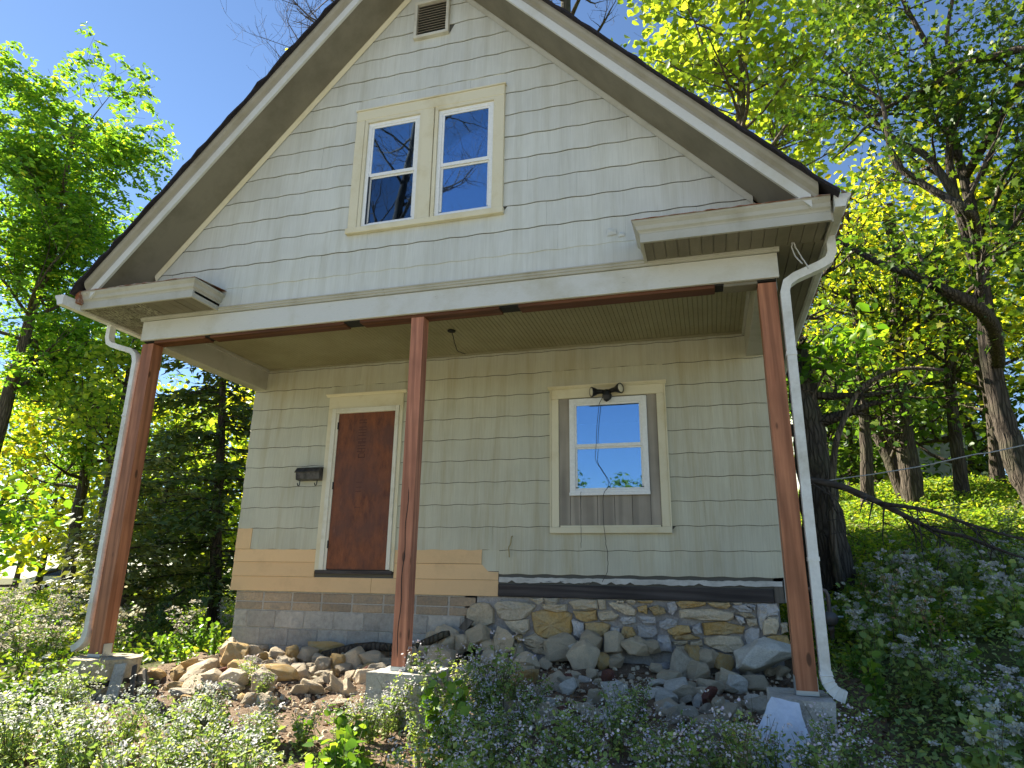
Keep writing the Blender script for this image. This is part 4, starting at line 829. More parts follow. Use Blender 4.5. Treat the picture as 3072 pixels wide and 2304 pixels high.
tag(ob, 'crumpled white plastic sheet lying against the right pier', 'plastic sheet')
sm = ob.modifiers.new('thick', 'SOLIDIFY'); sm.thickness = .004
# boards leaning at the left pier
for i, (a, b, wd, lb) in enumerate((((.56, -.18, -1.02), (.50, -.05, -.60), .13, 'broad whitish board leaning on the left pier'), ((.74, -.12, -1.0), (.56, .05, -.62), .05, 'narrow grey stick of wood leaning right of the left pier'), ((.86, -.05, -.97), (.63, .1, -.66), .04, 'thin grey lath beside the left pier, farthest right'))):
    A, B = Vector(a), Vector(b); t = (B-A).normalized(); s_ = t.cross(Vector((0, 1, 0))).normalized()*wd/2; nrm = Vector((0, -.02, 0))
    MBx = MB().add([A-s_, A+s_, B+s_, B-s_, A-s_+nrm, A+s_+nrm, B+s_+nrm, B-s_+nrm], [(0, 1, 2, 3), (4, 7, 6, 5), (0, 4, 5, 1), (1, 5, 6, 2), (2, 6, 7, 3), (3, 7, 4, 0)])
    tag(MBx.build('old_board', 'concwhite' if i == 0 else 'oldwood', bevel=.003), lb, 'board')
def bar(name, path, r, mat, label, cat, n=7):
    return tag(MB().tube(path, r, n).build(name, mat, smooth=True), label, cat)
bar('wooden_log', [(1.55, 1.62, -.66), (1.9, 1.64, -.575), (2.15, 1.65, -.54), (2.45, 1.66, -.545)], [.05, .055, .05, .04], 'barkdark', 'dark rotten log lying along the block foundation left of the middle post', 'log')
bar('wooden_log', [(2.50, 1.70, -.575), (2.74, 1.70, -.48), (2.92, 1.70, -.40), (2.99, 1.71, -.38)], [.035, .045, .04, .03], 'barkdark', 'dark sloping log right of the middle post', 'log')
tag(MB().add([(3.06, 1.78, -.33), (3.14, 1.78, -.36), (3.22, 1.8, -.26), (3.14, 1.8, -.23), (3.06, 1.81, -.33), (3.14, 1.81, -.36), (3.22, 1.83, -.26), (3.14, 1.83, -.23)], [(0, 1, 2, 3), (4, 7, 6, 5), (0, 4, 5, 1), (1, 5, 6, 2), (2, 6, 7, 3), (3, 7, 4, 0)]).build('board_end', 'oldwood'), 'broken grey board end against the block and stone joint', 'board')
# mailbox
mbx = tag(empty('mailbox', (.985, D-.02, 1.31)), 'black worn metal mailbox with two hooks left of the door', 'mailbox')
MB().prism([(-.004, 0), (-.085, .01), (-.10, .10), (-.06, .150), (-.004, .155)], 'x', -.165, .165).build('body', 'mailbox', mbx, bevel=.004)
MB().prism([(-.002, .158), (-.065, .153), (-.108, .100), (-.112, .094), (-.116, .100), (-.068, .160), (-.002, .164)], 'x', -.172, .172).build('lid', 'mailbox', mbx)
for x in (-.12, .12): MB().tube([(x, -.05, .004), (x, -.055, -.04), (x, -.065, -.062), (x-.0, -.085, -.066), (x, -.10, -.05), (x, -.102, -.035)], .006, 6).build('hook', 'black', mbx)
# twin floodlight over the porch window
fl = tag(empty('flood_light', (4.70, D-.036, 2.17)), 'black twin-head floodlight fixed above the porch window', 'floodlight')
MB().tube([(0, -.002, .0), (0, -.03, .0)], [.055, .05], 12).build('back_plate', 'black', fl)
MB().tube([(0, -.06, .06), (0, -.06, .035), (0, -.06, -.01), (0, -.065, -.06), (0, -.07, -.078)], [.03, .045, .047, .03, .004], 8).build('sensor', 'black', fl)
for s_ in (-1, 1):
    hd = MB().tube([(s_*.025, -.05, .045), (s_*.07, -.06, .055 if s_ > 0 else .045), (s_*.10, -.068, .058 if s_ > 0 else .043), (s_*.125, -.08, .06 if s_ > 0 else .040), (s_*.155, -.095, .063 if s_ > 0 else .036), (s_*.163, -.100, .063 if s_ > 0 else .035)], [.022, .026, .03, .045, .058, .060], 14).build('lamp_head', 'black', fl, smooth=True)
    MB().tube([(s_*.1635, -.1003, .063 if s_ > 0 else .035), (s_*.170, -.1035, .0635 if s_ > 0 else .0345)], [.052, .035], 14).build('lens', 'lens', hd, smooth=True)
def wob(P, k=6, amp=.004, seed=0):
    r = random.Random(seed); out = []
    P = [Vector(p) for p in P]
    for i in range(len(P)-1):
        p0 = P[max(i-1, 0)]; p1 = P[i]; p2 = P[i+1]; p3 = P[min(i+2, len(P)-1)]
        for j in range(k):
            t = j/k; q = .5*((2*p1)+(-p0+p2)*t+(2*p0-5*p1+4*p2-p3)*t*t+(-p0+3*p1-3*p2+p3)*t**3)
            out.append(q+Vector((r.uniform(-amp, amp), r.uniform(-amp, amp)*.5, r.uniform(-amp, amp))))
    out.append(P[-1]); return out
bar('power_cord', wob([(4.66, 1.87, 2.16), (4.606, 1.865, 2.022), (4.565, 1.865, 1.573), (4.568, 1.87, 1.426), (4.695, 1.87, 1.194), (4.632, 1.86, 1.041), (4.64, 1.87, .67), (4.66, 1.90, .45), (4.66, 1.90, .30), (4.60, 1.90, .165)]), .0032, 'wire', 'black cord hanging from the floodlight down past the porch window', 'cord', 5)
bar('power_cord', wob([(4.387, 1.895, 1.109), (4.384, 1.895, .907), (4.382, 1.893, .672), (4.38, 1.90, .511)]), .0025, 'wire', 'thin short cord hanging from the left corner of the porch window', 'cord', 4)
bar('ceiling_wire', wob([(3.11, 1.116, 2.80), (3.13, 1.116, 2.74), (3.154, 1.116, 2.652), (3.193, 1.116, 2.568), (3.284, 1.116, 2.525)]), .005, 'wire', 'loose wire dangling from the porch ceiling box', 'wire', 5)
bar('cable_stub', wob([(3.60, 1.952, .639), (3.597, 1.92, .62), (3.59, 1.918, .564), (3.569, 1.918, .497), (3.58, 1.92, .41)]), .006, 'yelwire', 'short yellowish cable stub poking out of the shingles left of the porch window', 'cable', 6)
bar('soffit_wire', wob([(6.488, -.1, 2.812), (6.485, -.1, 2.75), (6.51, -.1, 2.67), (6.548, -.1, 2.617)]), .006, 'greywire', 'shorter pale wire loop hanging under the right eave return', 'wire', 5)
bar('soffit_wire', wob([(6.50, -.1, 2.812), (6.52, -.1, 2.74), (6.56, -.1, 2.64), (6.588, -.1, 2.57)]), .006, 'greywire', 'longer pale wire hanging under the right eave return to the downspout', 'wire', 5)
bar('overhead_cable', wob([(7.05, 4.62, 1.47), (7.36, 4.54, 1.52), (7.92, 4.43, 1.58), (8.44, 4.3, 1.65), (8.92, 4.15, 1.74), (9.41, 3.97, 1.81), (12, 3.1, 2.35)], 6, .001), .008, 'greywire', 'thin pale cable stretched across the right-hand woods', 'cable', 5)
# gas pipe and valve beside the right wall
gm = tag(empty('gas_pipe', (6.86, 2.7, -.3)), 'grey gas riser pipe with regulator beyond the right porch post', 'gas pipe')
def gp(name, path, r, mat='pipe', n=10): return MB().tube([(a-6.86, b-2.7, c+.3) for a, b, c in path], r, n).build(name, mat, gm, smooth=True)
gp('riser', [(6.42, 2.7, .12), (6.80, 2.7, .12), (6.85, 2.7, .105), (6.868, 2.7, .06), (6.868, 2.7, -.75)], .022)
gp('regulator', [(6.868, 2.62, -.17), (6.868, 2.64, -.17), (6.868, 2.70, -.17), (6.868, 2.76, -.17), (6.868, 2.78, -.17)], [.03, .07, .075, .07, .03], n=14)
gp('outlet', [(6.87, 2.68, -.155), (6.99, 2.66, -.150)], .014, 'galv'); gp('coupling', [(6.868, 2.7, -.24), (6.868, 2.7, -.30)], .032)

# ------------------------------------------------------------------ foliage helpers
SHAPES = {
 'ovate': ([(0, 0, 0), (.38, .27, .07), (.75, .17, .05), (1, 0, -.06), (.75, -.17, .05), (.38, -.27, .07)], [(0, 3, 2, 1), (0, 5, 4, 3)]),
 'broad': ([(0, 0, 0), (.25, .38, .06), (.65, .34, .04), (1, 0, -.08), (.65, -.34, .04), (.25, -.38, .06)], [(0, 3, 2, 1), (0, 5, 4, 3)]),
 'lobed': ([(0, 0, 0), (.12, .16, 0), (.02, .42, .04), (.34, .30, .02), (.52, .52, .05), (.62, .20, .02), (1, 0, -.06), (.62, -.20, .02), (.52, -.52, .05), (.34, -.30, .02), (.02, -.42, .04), (.12, -.16, 0)],
           [(0, 3, 2, 1), (0, 6, 5, 3), (3, 5, 4), (0, 11, 10, 9), (0, 9, 7, 6), (9, 8, 7)]),
 'needle': ([(0, -.06, 0), (1, -.03, 0), (1, .03, 0), (0, .06, 0)], [(0, 1, 2, 3)]),
 'spray': ([(0, 0, 0), (.3, .22, .02), (.6, .06, 0), (1, .10, -.05), (.7, -.10, 0), (.35, -.24, .02)], [(0, 5, 4, 2), (0, 2, 1), (2, 4, 3)]),
 'flower': ([(.5, 0, .1), (.15, .48, .1), (-.4, .3, .1), (-.4, -.3, .1), (.15, -.48, .1), (0, 0, 0)], [(0, 1, 5), (1, 2, 5), (2, 3, 5), (3, 4, 5), (4, 0, 5)]),
 'chip': ([(-.5, -.3, 0), (.5, -.35, .05), (.55, .3, 0), (-.4, .35, .08)], [(0, 1, 2, 3)]),
}
def cards(P, size, shape, seed=0, nbias=.8, droop=.25, dirs=None, spread=1.0, flat=False):
    """numpy: one small bent leaf per point; returns verts, faces (ragged by shape), per-vertex random"""
    r = np.random.default_rng(seed); P = np.asarray(P, float); n = len(P)
    d = r.normal(size=(n, 3)); d[:, 2] = d[:, 2]*.5-droop
    if dirs is not None: d = d*spread+np.asarray(dirs)
    d /= np.linalg.norm(d, axis=1)[:, None]+1e-9
    nn = r.normal(size=(n, 3)); nn[:, 2] += nbias*2
    nn -= d*np.sum(nn*d, 1)[:, None]; nn /= np.linalg.norm(nn, axis=1)[:, None]+1e-9
    s_ = np.cross(nn, d); S, Fs = SHAPES[shape]; S = np.array(S)
    sz = (np.asarray(size) if hasattr(size, '__len__') else size)*r.uniform(.65, 1.25, n)
    V = P[:, None, :]+sz[:, None, None]*(S[None, :, 0:1]*d[:, None, :]+S[None, :, 1:2]*s_[:, None, :]+S[None, :, 2:3]*nn[:, None, :])
    rv = np.repeat(np.clip(r.beta(1.6, 1.6, n), 0, 1), len(S))
    return V.reshape(-1, 3), Fs, len(S), rv
def card_mesh(name, parts, mat):
    """parts: list of cards() results merged into one mesh"""
    allv, loops, starts, tot, rv, vo, lo = [], [], [], [], [], 0, 0
    for V, Fs, k, r_ in parts:
        n = len(V)//k; base = (np.arange(n)*k+vo)
        for f in Fs:
            pass
        fl_ = np.concatenate([np.array(f) for f in Fs]); ln = np.array([len(f) for f in Fs])
        loops.append((base[:, None]+fl_[None, :]).reshape(-1)); t = np.tile(ln, n); tot.append(t)
        allv.append(V); rv.append(r_); vo += len(V)
    V = np.concatenate(allv); LP = np.concatenate(loops).astype(np.int32); T = np.concatenate(tot).astype(np.int32); ST = np.concatenate([[0], np.cumsum(T)[:-1]]).astype(np.int32)
    me = bpy.data.meshes.new(name); me.vertices.add(len(V)); me.vertices.foreach_set('co', V.astype(np.float32).reshape(-1))
    me.loops.add(len(LP)); me.loops.foreach_set('vertex_index', LP); me.polygons.add(len(T)); me.polygons.foreach_set('loop_start', ST); me.polygons.foreach_set('loop_total', T)
    me.update(calc_edges=True); me.attributes.new('rnd', 'FLOAT', 'POINT').data.foreach_set('value', np.concatenate(rv).astype(np.float32))
    me.materials.append(LV[mat] if isinstance(mat, str) else mat); return me
def smooth_path(P, k=4): return wob(P, k, 0)

def grow(mb, p, d, length, r, level, maxl, R, tips, kids=(5, 4), sag=.0, twist=.35, n=5, upb=.08, minr=.004):
    nodes = 6 if level == 0 else 5; path = [Vector(p)]; rad = [r]; d = Vector(d).normalized()
    for i in range(nodes):
        d = (d+Vector((R.uniform(-1, 1), R.uniform(-1, 1), R.uniform(-1, 1)))*twist*.55+Vector((0, 0, upb-sag))).normalized()
        path.append(path[-1]+d*length/nodes); rad.append(max(minr, r*(1-.75*(i+1)/nodes)))
    mb.tube(path, rad, max(3, n-level), cap=False)
    if level >= maxl: tips += path[1:]; return
    if level == maxl-1: tips += path[3:]
    for k in range(kids[min(level, len(kids)-1)]):
        i = R.randint(2, nodes); a = Vector((R.uniform(-1, 1), R.uniform(-1, 1), R.uniform(-.5, .8))).normalized()
        dd = (d*.55+a*.8).normalized()
        grow(mb, path[i], dd, length*R.uniform(.42, .62), rad[i]*.68, level+1, maxl, R, tips, kids, sag, twist, n, upb, minr)

def tree(name, label, group, trunk, r0, r1, limbs, leaf, nleaf, size, shape='ovate', spread=.22, seed=1, bark='bark', start=.4, llen=(1.5, 3), maxl=2, kids=(5, 4), el=(.1, .7), azr=None, sag=0, twist=.35, extra=(), nbias=.7, droop=.25, clusters=None, cat='tree'):
    R = random.Random(seed); base = Vector(trunk[0]); T = [Vector(p) for p in smooth_path(trunk, 5)]
    root = tag(empty(name, base), label, cat, group); n = len(T)
    tr = MB(); rad = [r0+(r1-r0)*(i/(n-1))**.8 for i in range(n)]; rad[0] *= 1.35; rad[1] *= 1.12
    tr.tube([p+Vector((R.uniform(-1, 1), R.uniform(-1, 1), 0))*rad[i]*.12-base for i, p in enumerate(T)], rad, 10); tr.build('trunk', bark, root, smooth=True)
    br = MB(); tips = []
    for k in range(limbs):
        f = start+(1-start)*(k+R.random())/limbs; i = min(n-1, int(f*(n-1))); p = T[i]
        az = R.uniform(0, 2*math.pi) if azr is None else R.uniform(*azr); e = R.uniform(*el); d = Vector((math.cos(az)*math.cos(e), math.sin(az)*math.cos(e), math.sin(e)))
        Ln = R.uniform(*llen)*(1.0-.45*max(0, f-.5))
        grow(br, p-base, d, Ln, rad[i]*R.uniform(.35, .55), 0, maxl, R, tips, kids, sag, twist)
    for path, ra, rb_ in extra:
        pp = [Vector(q) for q in smooth_path(path, 4)]; m_ = len(pp); rr = [ra+(rb_-ra)*i/(m_-1) for i in range(m_)]
        br.tube([q-base for q in pp], rr, 8)
        for k in range(7):
            i = R.randint(m_//4, m_-1); d = Vector((R.uniform(-1, 1), R.uniform(-1, 1), R.uniform(-.4, .9)))
            grow(br, pp[i]-base, d, R.uniform(*llen)*.55, rr[i]*.5, 1, maxl, R, tips, kids, sag, twist)
    if br.v: br.build('branches', bark, root, smooth=True)
    if nleaf:
        tp = np.array([tuple(t) for t in tips]); r_ = np.random.default_rng(seed)
        ix = r_.integers(0, len(tp), nleaf); P = tp[ix]+r_.normal(0, spread, (nleaf, 3))*np.array([1, 1, .7])
        me = card_mesh('crown', [cards(P, size, shape, seed, nbias, droop)], leaf); tag(link('crown', me, root), kind='stuff')
    return root

# ------------------------------------------------------------------ trees
def fronds(P, length, pairs, lsize, seed):
    """pinnate compound leaves: leaflets set in pairs along drooping rachises"""
    r = np.random.default_rng(seed); n = len(P); d = r.normal(size=(n, 3)); d[:, 2] = d[:, 2]*.35-.25; d /= np.linalg.norm(d, axis=1)[:, None]
    u = np.cross(d, [0, 0, 1.0]); u /= np.linalg.norm(u, axis=1)[:, None]+1e-9
    pts, dirs = [], []
    ln = length*r.uniform(.7, 1.2, n)
    for k in range(pairs):
        t = (k+1.0)/pairs; c = P+d*(ln*t)[:, None]+np.array([0, 0, -.18])*(ln*t*t)[:, None]
        for s_ in (-1, 1): pts.append(c); dirs.append(u*s_*1.0+d*.45+np.array([0, 0, -.15]))
    return np.concatenate(pts), np.concatenate(dirs)

def frond_tree(root, tips, nf, length, pairs, lsize, leaf, seed, spread=.15):
    tp = np.array(tips); r = np.random.default_rng(seed); P = tp[r.integers(0, len(tp), nf)]+r.normal(0, spread, (nf, 3))
    pts, dirs = fronds(P, length, pairs, lsize, seed)
    me = card_mesh('crown', [cards(pts, lsize, 'ovate', seed, .9, .05, dirs, .28)], leaf); return tag(link('crown', me, root), kind='stuff')

def compound_tree(name, label, group, trunk, r0, r1, limbs, nf, length, pairs, lsize, leaf, seed, llen, start=.3, el=(.0, .6), azr=None, bark='bark', kids=(5, 4), spread=.18, sag=.03):
    R = random.Random(seed); base = Vector(trunk[0]); T = [Vector(p) for p in smooth_path(trunk, 5)]; n = len(T)
    root = tag(empty(name, base), label, 'tree', group); rad = [r0+(r1-r0)*(i/(n-1))**.8 for i in range(n)]; rad[0] *= 1.3
    MB().tube([p+Vector((R.uniform(-1, 1), R.uniform(-1, 1), 0))*rad[i]*.12-base for i, p in enumerate(T)], rad, 10).build('trunk', bark, root, smooth=True)
    br = MB(); tips = []
    for k in range(limbs):
        f = start+(1-start)*(k+R.random())/limbs; i = min(n-1, int(f*(n-1)))
        az = R.uniform(0, 6.28) if azr is None else R.uniform(*azr); e = R.uniform(*el)
        grow(br, T[i]-base, (math.cos(az)*math.cos(e), math.sin(az)*math.cos(e), math.sin(e)), R.uniform(*llen)*(1-.4*max(0, f-.5)), rad[i]*.45, 0, 2, R, tips, kids, sag)
    br.build('branches', bark, root, smooth=True)
    frond_tree(root, [tuple(t) for t in tips], nf, length, pairs, lsize, leaf, seed, spread); return root

# near walnut at the left edge: its crown fills the upper left of the view
compound_tree('walnut_tree', 'tall green walnut tree at the left edge with leaves against the sky', None, [(-14.6, 8.9, -1.2), (-14.4, 9.0, 3), (-14.3, 9.1, 7), (-14.2, 9.2, 11), (-14.3, 9.1, 15.2)], .28, .06, 42, 3300, .55, 6, .18, 'walnut', 21, (1.9, 3.3), .42, (-.1, .55), None, 'bark', (5, 4), .22, .02)
# slim trees standing further left
compound_tree('slim_tree', 'slim sunlit tree with bent grey trunk left of the left porch post', None, [(-13.82, 11.84, -1.1), (-13.89, 11.77, .78), (-13.92, 11.74, 2.15), (-13.92, 11.74, 3.67), (-13.93, 11.72, 5.14), (-14.11, 11.51, 6.15), (-14.44, 11.12, 8.0)], .21, .10, 16, 900, .42, 6, .15, 'sap', 22, (1.8, 3.2), .35, (-.1, .5), None, 'barkdark', (5, 3), .25)
tree('sapling', 'young big-leaved sapling with leaning trunk at the far left edge', None, [(-2.45, .45, -1.0), (-2.4, .5, -.2), (-2.35, .55, .35), (-2.3, .6, .75), (-2.28, .62, 1.1)], .05, .018, 14, 'sap', 420, .10, 'broad', .12, 23, 'barkdark', .45, (.3, .6), 1, (4, 3), (-.2, .6), None, .05)
tree('dark_tree', 'dark leaning tree just left of the left porch post', None, [(-10.55, 9.5, -1.0), (-10.48, 9.58, .1), (-10.45, 9.62, .81), (-10.48, 9.58, 2.64), (-10.6, 9.7, 5), (-10.6, 9.7, 7)], .24, .08, 12, 'bg', 3800, .16, 'broad', .35, 24, 'barkdark', .45, (1.6, 2.8), 2, (5, 4), (-.1, .6))
# dark cedar seen through the porch
def conifer(name, label, base, top, r0, n_w, reach, leaf, seed, size, per, droop=.18, az=None):
    R = random.Random(seed); r = np.random.default_rng(seed); B, Tp = Vector(base), Vector(top); root = tag(empty(name, base), label, 'tree')
    MB().tube([(Tp-B)*t+Vector((R.uniform(-.03, .03), R.uniform(-.03, .03), 0)) for t in (0, .1, .25, .4, .55, .7, .85, 1)], [r0*1.2, r0, r0*.9, r0*.78, r0*.62, r0*.45, r0*.25, .01], 9).build('trunk', 'barkdark', root, smooth=True)
    br = MB(); P, Dn = [], []
    for k in range(n_w):
        t = .10+.88*k/n_w; c = (Tp-B)*t; a = R.uniform(0, 6.28); ln = reach*(1-t)**.75*R.uniform(.65, 1.1)+.25
        pts = [c]; d = Vector((math.cos(a), math.sin(a), .12))
        for j in range(5): d = (d+Vector((R.uniform(-.18, .18), R.uniform(-.18, .18), -droop*.6))).normalized(); pts.append(pts[-1]+d*ln/5)
        br.tube(pts, [.028, .022, .016, .012, .008, .004], 4, cap=False)
        for j in range(1, 6):
            m_ = int(per*(ln/reach)*(.5+j*.2))
            for _ in range(m_):
                q = pts[j-1].lerp(pts[j], R.random())+Vector((R.gauss(0, .16), R.gauss(0, .16), R.gauss(0, .05)-.03)); P.append(tuple(q)); Dn.append((d.x+R.gauss(0, .6), d.y+R.gauss(0, .6), -.25+R.gauss(0, .2)))
    br.build('branches', 'barkdark', root, smooth=True)
    me = card_mesh('foliage', [cards(P, size, 'spray', seed, .9, .1, Dn, .3)], leaf); tag(link('foliage', me, root), kind='stuff'); return root
conifer('cedar_tree', 'dark drooping cedar seen through the left side of the porch', (-3.72, 6.35, -1.0), (-4.3, 5.9, 7.2), .12, 84, 2.4, 'cedar', 31, .19, 36)
conifer('juniper_shrub', 'olive juniper beside the left post, in front of the cedar', (-4.3, 4.6, -1.0), (-4.4, 4.5, 2.4), .07, 36, 1.2, 'juniper', 32, .14, 26, .05)
conifer('juniper_shrub', 'pale olive juniper low at the foot of the cedar', (-6.6, 7.6, -1.0), (-6.6, 7.6, 3.6), .08, 40, 1.7, 'juniper', 33, .18, 34, .05)
# woods closing the left background
wd_l = [(-20, 17, 9, 'yellow'), (-16.5, 20, 8, 'bg'), (-25, 20, 10, 'bg'), (-12, 19, 9, 'bg'), (-8.5, 16, 8, 'yellow'), (-31, 17, 9, 'bg'), (-22, 26, 11, 'yellow'), (-6, 21, 9.5, 'bg'), (-34, 26, 12, 'bg'), (-14, 29, 12, 'bg'), (-28, 36, 12, 'bg')]
where_l = ['just left of the left downspout', 'right behind the left post', 'at the left picture edge', 'behind the cedar and left post', 'showing through the cedar', 'farthest left beyond the road', 'tall behind the slim tree', 'beside the house corner behind the cedar', 'beyond the road at far left', 'tallest in the distance behind the post', 'farthest back beyond the cars']
for i, (x, y, h, lf) in enumerate(wd_l):
    z = gzf(x, y)
    tree('woodland_tree', '%s tree in the left-hand woods, %s' % ('yellow leaved' if lf == 'yellow' else 'yellow green', where_l[i]), 'trees of the left-hand woods', [(x, y, z-.1), (x+.1, y, z+h*.3), (x-.15, y+.1, z+h*.6), (x, y, z+h*.9)], .17, .05, 17, lf, 3600, .27, 'broad', .5, 40+i, 'barkdark', .12, (h*.24, h*.36), 2, (4, 3), (-.2, .6))
# trees behind the house
tree('bare_tree', 'bare twiggy tree showing above the left roof slope', None, [(-4.4, 12.6, -.9), (-4.5, 12.4, 6), (-4.6, 12, 12), (-4.9, 11.6, 16.5), (-5.0, 11.4, 20), (-4.6, 11.2, 24)], .26, .06, 24, 'yellow', 34, .16, 'ovate', .2, 61, 'barkgrey', .52, (2.6, 4.2), 3, (5, 4, 3), (-.15, .6), (2.2, 4.2), 0, .42)
tree('bare_tree', 'dark trunk of a bare tree rising behind the right roof slope', None, [(2.0, 14.4, -.7), (1.95, 14.4, 8), (1.85, 14.35, 15), (1.8, 14.3, 19), (1.9, 14.3, 23)], .34, .16, 12, 'yellow', 20, .16, 'ovate', .2, 62, 'barkdark', .72, (2.2, 3.4), 3, (5, 4, 3), (-.2, .6), None, 0, .42)
tree('tulip_tree', 'bright yellow green tulip tree behind the right roof slope', None, [(6.9, 14.2, .6), (6.95, 14.2, 5), (7.05, 14.15, 9.9), (7.35, 14.1, 12.8), (7.6, 14.08, 15.2), (7.78, 14.05, 17.2), (8.0, 14, 20)], .26, .08, 26, 'tulip', 5200, .27, 'broad', .34, 63, 'bark', .46, (2.6, 4.4), 2, (5, 4), (-.15, .55), None, .02)
# right-hand woods
tree('oak_tree', 'large dark-leaved oak with twisting limbs at the right edge', None, [(11.05, 7.65, 1.2), (10.85, 7.7, 1.8), (10.75, 7.74, 2.4), (10.68, 7.77, 3.3), (10.7, 7.76, 4.5), (10.78, 7.73, 5.5), (10.83, 7.71, 6.8), (10.78, 7.73, 8.3), (10.7, 7.8, 10.5), (10.4, 7.9, 12.2), (10.3, 7.8, 14.0)], .25, .02, 22, 'oak', 11000, .12, 'lobed', .26, 64, 'barkdark', .5, (1.6, 2.7), 2, (5, 4), (-.1, .6), None, 0, .6,
     extra=[([(10.8, 7.72, 6.2), (10.29, 6.85, 6.71), (9.99, 6.95, 7.72), (9.59, 7.09, 8.24), (9.09, 7.23, 9.13), (8.67, 7.34, 9.54), (8.3, 7.4, 9.8)], .09, .012), ([(10.8, 7.72, 7.6), (11.34, 5.84, 8.58), (10.93, 6.04, 8.92), (10.49, 6.23, 8.98), (10.04, 6.4, 8.8), (9.32, 6.65, 8.64), (8.79, 6.79, 8.19), (8.4, 6.9, 7.9)], .08, .012), ([(10.7, 7.7, 5.6), (10.45, 7.32, 7.24), (10.53, 7.29, 8.21), (10.8, 7.18, 9.11), (10.77, 7.2, 10.37), (11.02, 7.09, 11.49), (11, 7, 12.5)], .09, .02), ([(10.75, 7.74, 3.9), (10.2, 6.2, 4.05), (9.7, 5.3, 4.1), (9.31, 5.07, 4.27), (8.96, 5.19, 4.63), (8.53, 5.31, 4.96), (8.1, 5.42, 5.4), (7.8, 5.5, 5.7)], .13, .02), ([(10.8, 7.72, 5.6), (10.3, 6.4, 5.9), (10.03, 5.87, 5.99), (9.85, 5.94, 6.24), (9.47, 6.07, 6.76), (9.2, 6.16, 7.26), (9.18, 6.16, 7.95), (9.15, 6.17, 8.52), (8.8, 6.27, 9.11), (8.5, 6.3, 9.6)], .10, .012)])
tree('woodland_tree', 'straight thick-trunked tree on the right hillside, left of the oak', None, [(10.03, 11.12, 1.5), (10.02, 11.12, 2.63), (10.05, 11.12, 4.15), (10.13, 11.09, 5.33), (10.28, 11.05, 6.55), (10.4, 11, 9)], .25, .12, 14, 'green', 1700, .15, 'broad', .36, 65, 'barkdark', .3, (1.4, 2.4), 2, (5, 3), (-.2, .5))
tree('woodland_tree', 'slender tree between the thick-trunked tree and the oak', None, [(11.2, 11.82, 1.8), (11.22, 11.81, 3.08), (11.31, 11.79, 4.65), (11.41, 11.75, 5.86), (11.5, 11.7, 8)], .17, .07, 13, 'green', 1500, .15, 'broad', .36, 66, 'barkdark', .2, (1.3, 2.2), 2, (5, 3), (-.2, .5))
tree('woodland_tree', 'tree leaning to the left beside the thick-trunked tree', None, [(10.05, 11.64, 1.7), (9.86, 11.68, 2.72), (9.57, 11.75, 3.69), (9.04, 11.86, 4.48), (8.6, 11.9, 5.4)], .2, .08, 11, 'green', 1300, .15, 'broad', .34, 67, 'barkdark', .3, (1.2, 2.0), 2, (5, 3), (-.1, .6))
tree('woodland_tree', 'forked tree with yellow tinged leaves right of the eave corner', None, [(8.94, 10.35, 1.5), (9.05, 10.33, 3), (9.12, 10.31, 4.0), (9.21, 10.29, 5.94), (9.25, 10.29, 7.0), (9.3, 10.3, 9)], .15, .06, 15, 'yellow', 2600, .15, 'ovate', .34, 68, 'barkdark', .35, (1.3, 2.4), 2, (5, 3), (-.1, .7))
# old trunk with bent vine beside the downspout
tk = tree('old_tree', 'thick dark old trunk beside the right downspout with ivy', None, [(7.31, 5.26, -.2), (7.31, 5.26, .3), (7.29, 5.26, .86), (7.26, 5.27, 1.57), (7.24, 5.27, 2.32), (7.2, 5.28, 3.1), (7.15, 5.4, 4.6), (7.3, 5.6, 6.2)], .40, .13, 12, 'weed', 420, .12, 'broad', .25, 69, 'barkdark', .55, (.8, 1.4), 2, (4, 3), (-.2, .5))
bar('bent_vine', smooth_path([(7.36, 4.86, .1), (7.32, 4.85, .6), (7.34, 4.85, 1.01), (7.43, 4.83, 1.74), (7.55, 4.81, 2.21), (7.84, 4.76, 2.76), (8.14, 4.69, 2.97), (8.47, 4.6, 3.04), (8.87, 4.48, 2.95)]), [.062-.04*i/32 for i in range(33)], 'bark', 'bent woody vine arching right in front of the old trunk', 'vine', 7)
lt = tree('leafy_branch', 'sunlit branch of large pale green leaves right of the downspout', None, [(7.22, 5.2, 2.6), (7.45, 5.0, 3.1), (7.7, 4.8, 3.4), (8.0, 4.6, 3.55)], .03, .012, 7, 'sap', 260, .19, 'ovate', .16, 70, 'bark', .1, (.45, .8), 1, (3, 3), (-.3, .5), None, .06)
where_r = ['just behind the oak', 'behind the leaning tree', 'right of the oak trunk', 'behind the slender tree', 'close behind the house eave', 'far back at the right edge', 'farther back behind the thick trunk', 'farthest right in the distance', 'in front of the neighbour house', 'nearest the right picture edge', 'tallest in the far distance', 'low and bushy left of the thick trunk', 'low and bushy behind the oak', 'low and bushy at the right edge', 'low and bushy before the neighbour house']
wd_r = [(12.5, 13.5, 8, 'yellow'), (10.2, 18.5, 9, 'green'), (14.5, 11, 8, 'yellow'), (11.5, 17, 9, 'yellow'), (8.3, 23, 9.5, 'green'), (15.5, 16, 9, 'bg'), (13.2, 21, 10, 'bg'), (18, 20, 10, 'green'), (9.8, 23.5, 8, 'yellow'), (14, 8.0, 7.5, 'oak'), (16.5, 25, 11, 'bg'), (9.2, 17.2, 4.5, 'oak'), (13.0, 16.5, 4.5, 'oak'), (16.2, 14.0, 4.5, 'oak'), (11.2, 19.5, 4.8, 'green')]
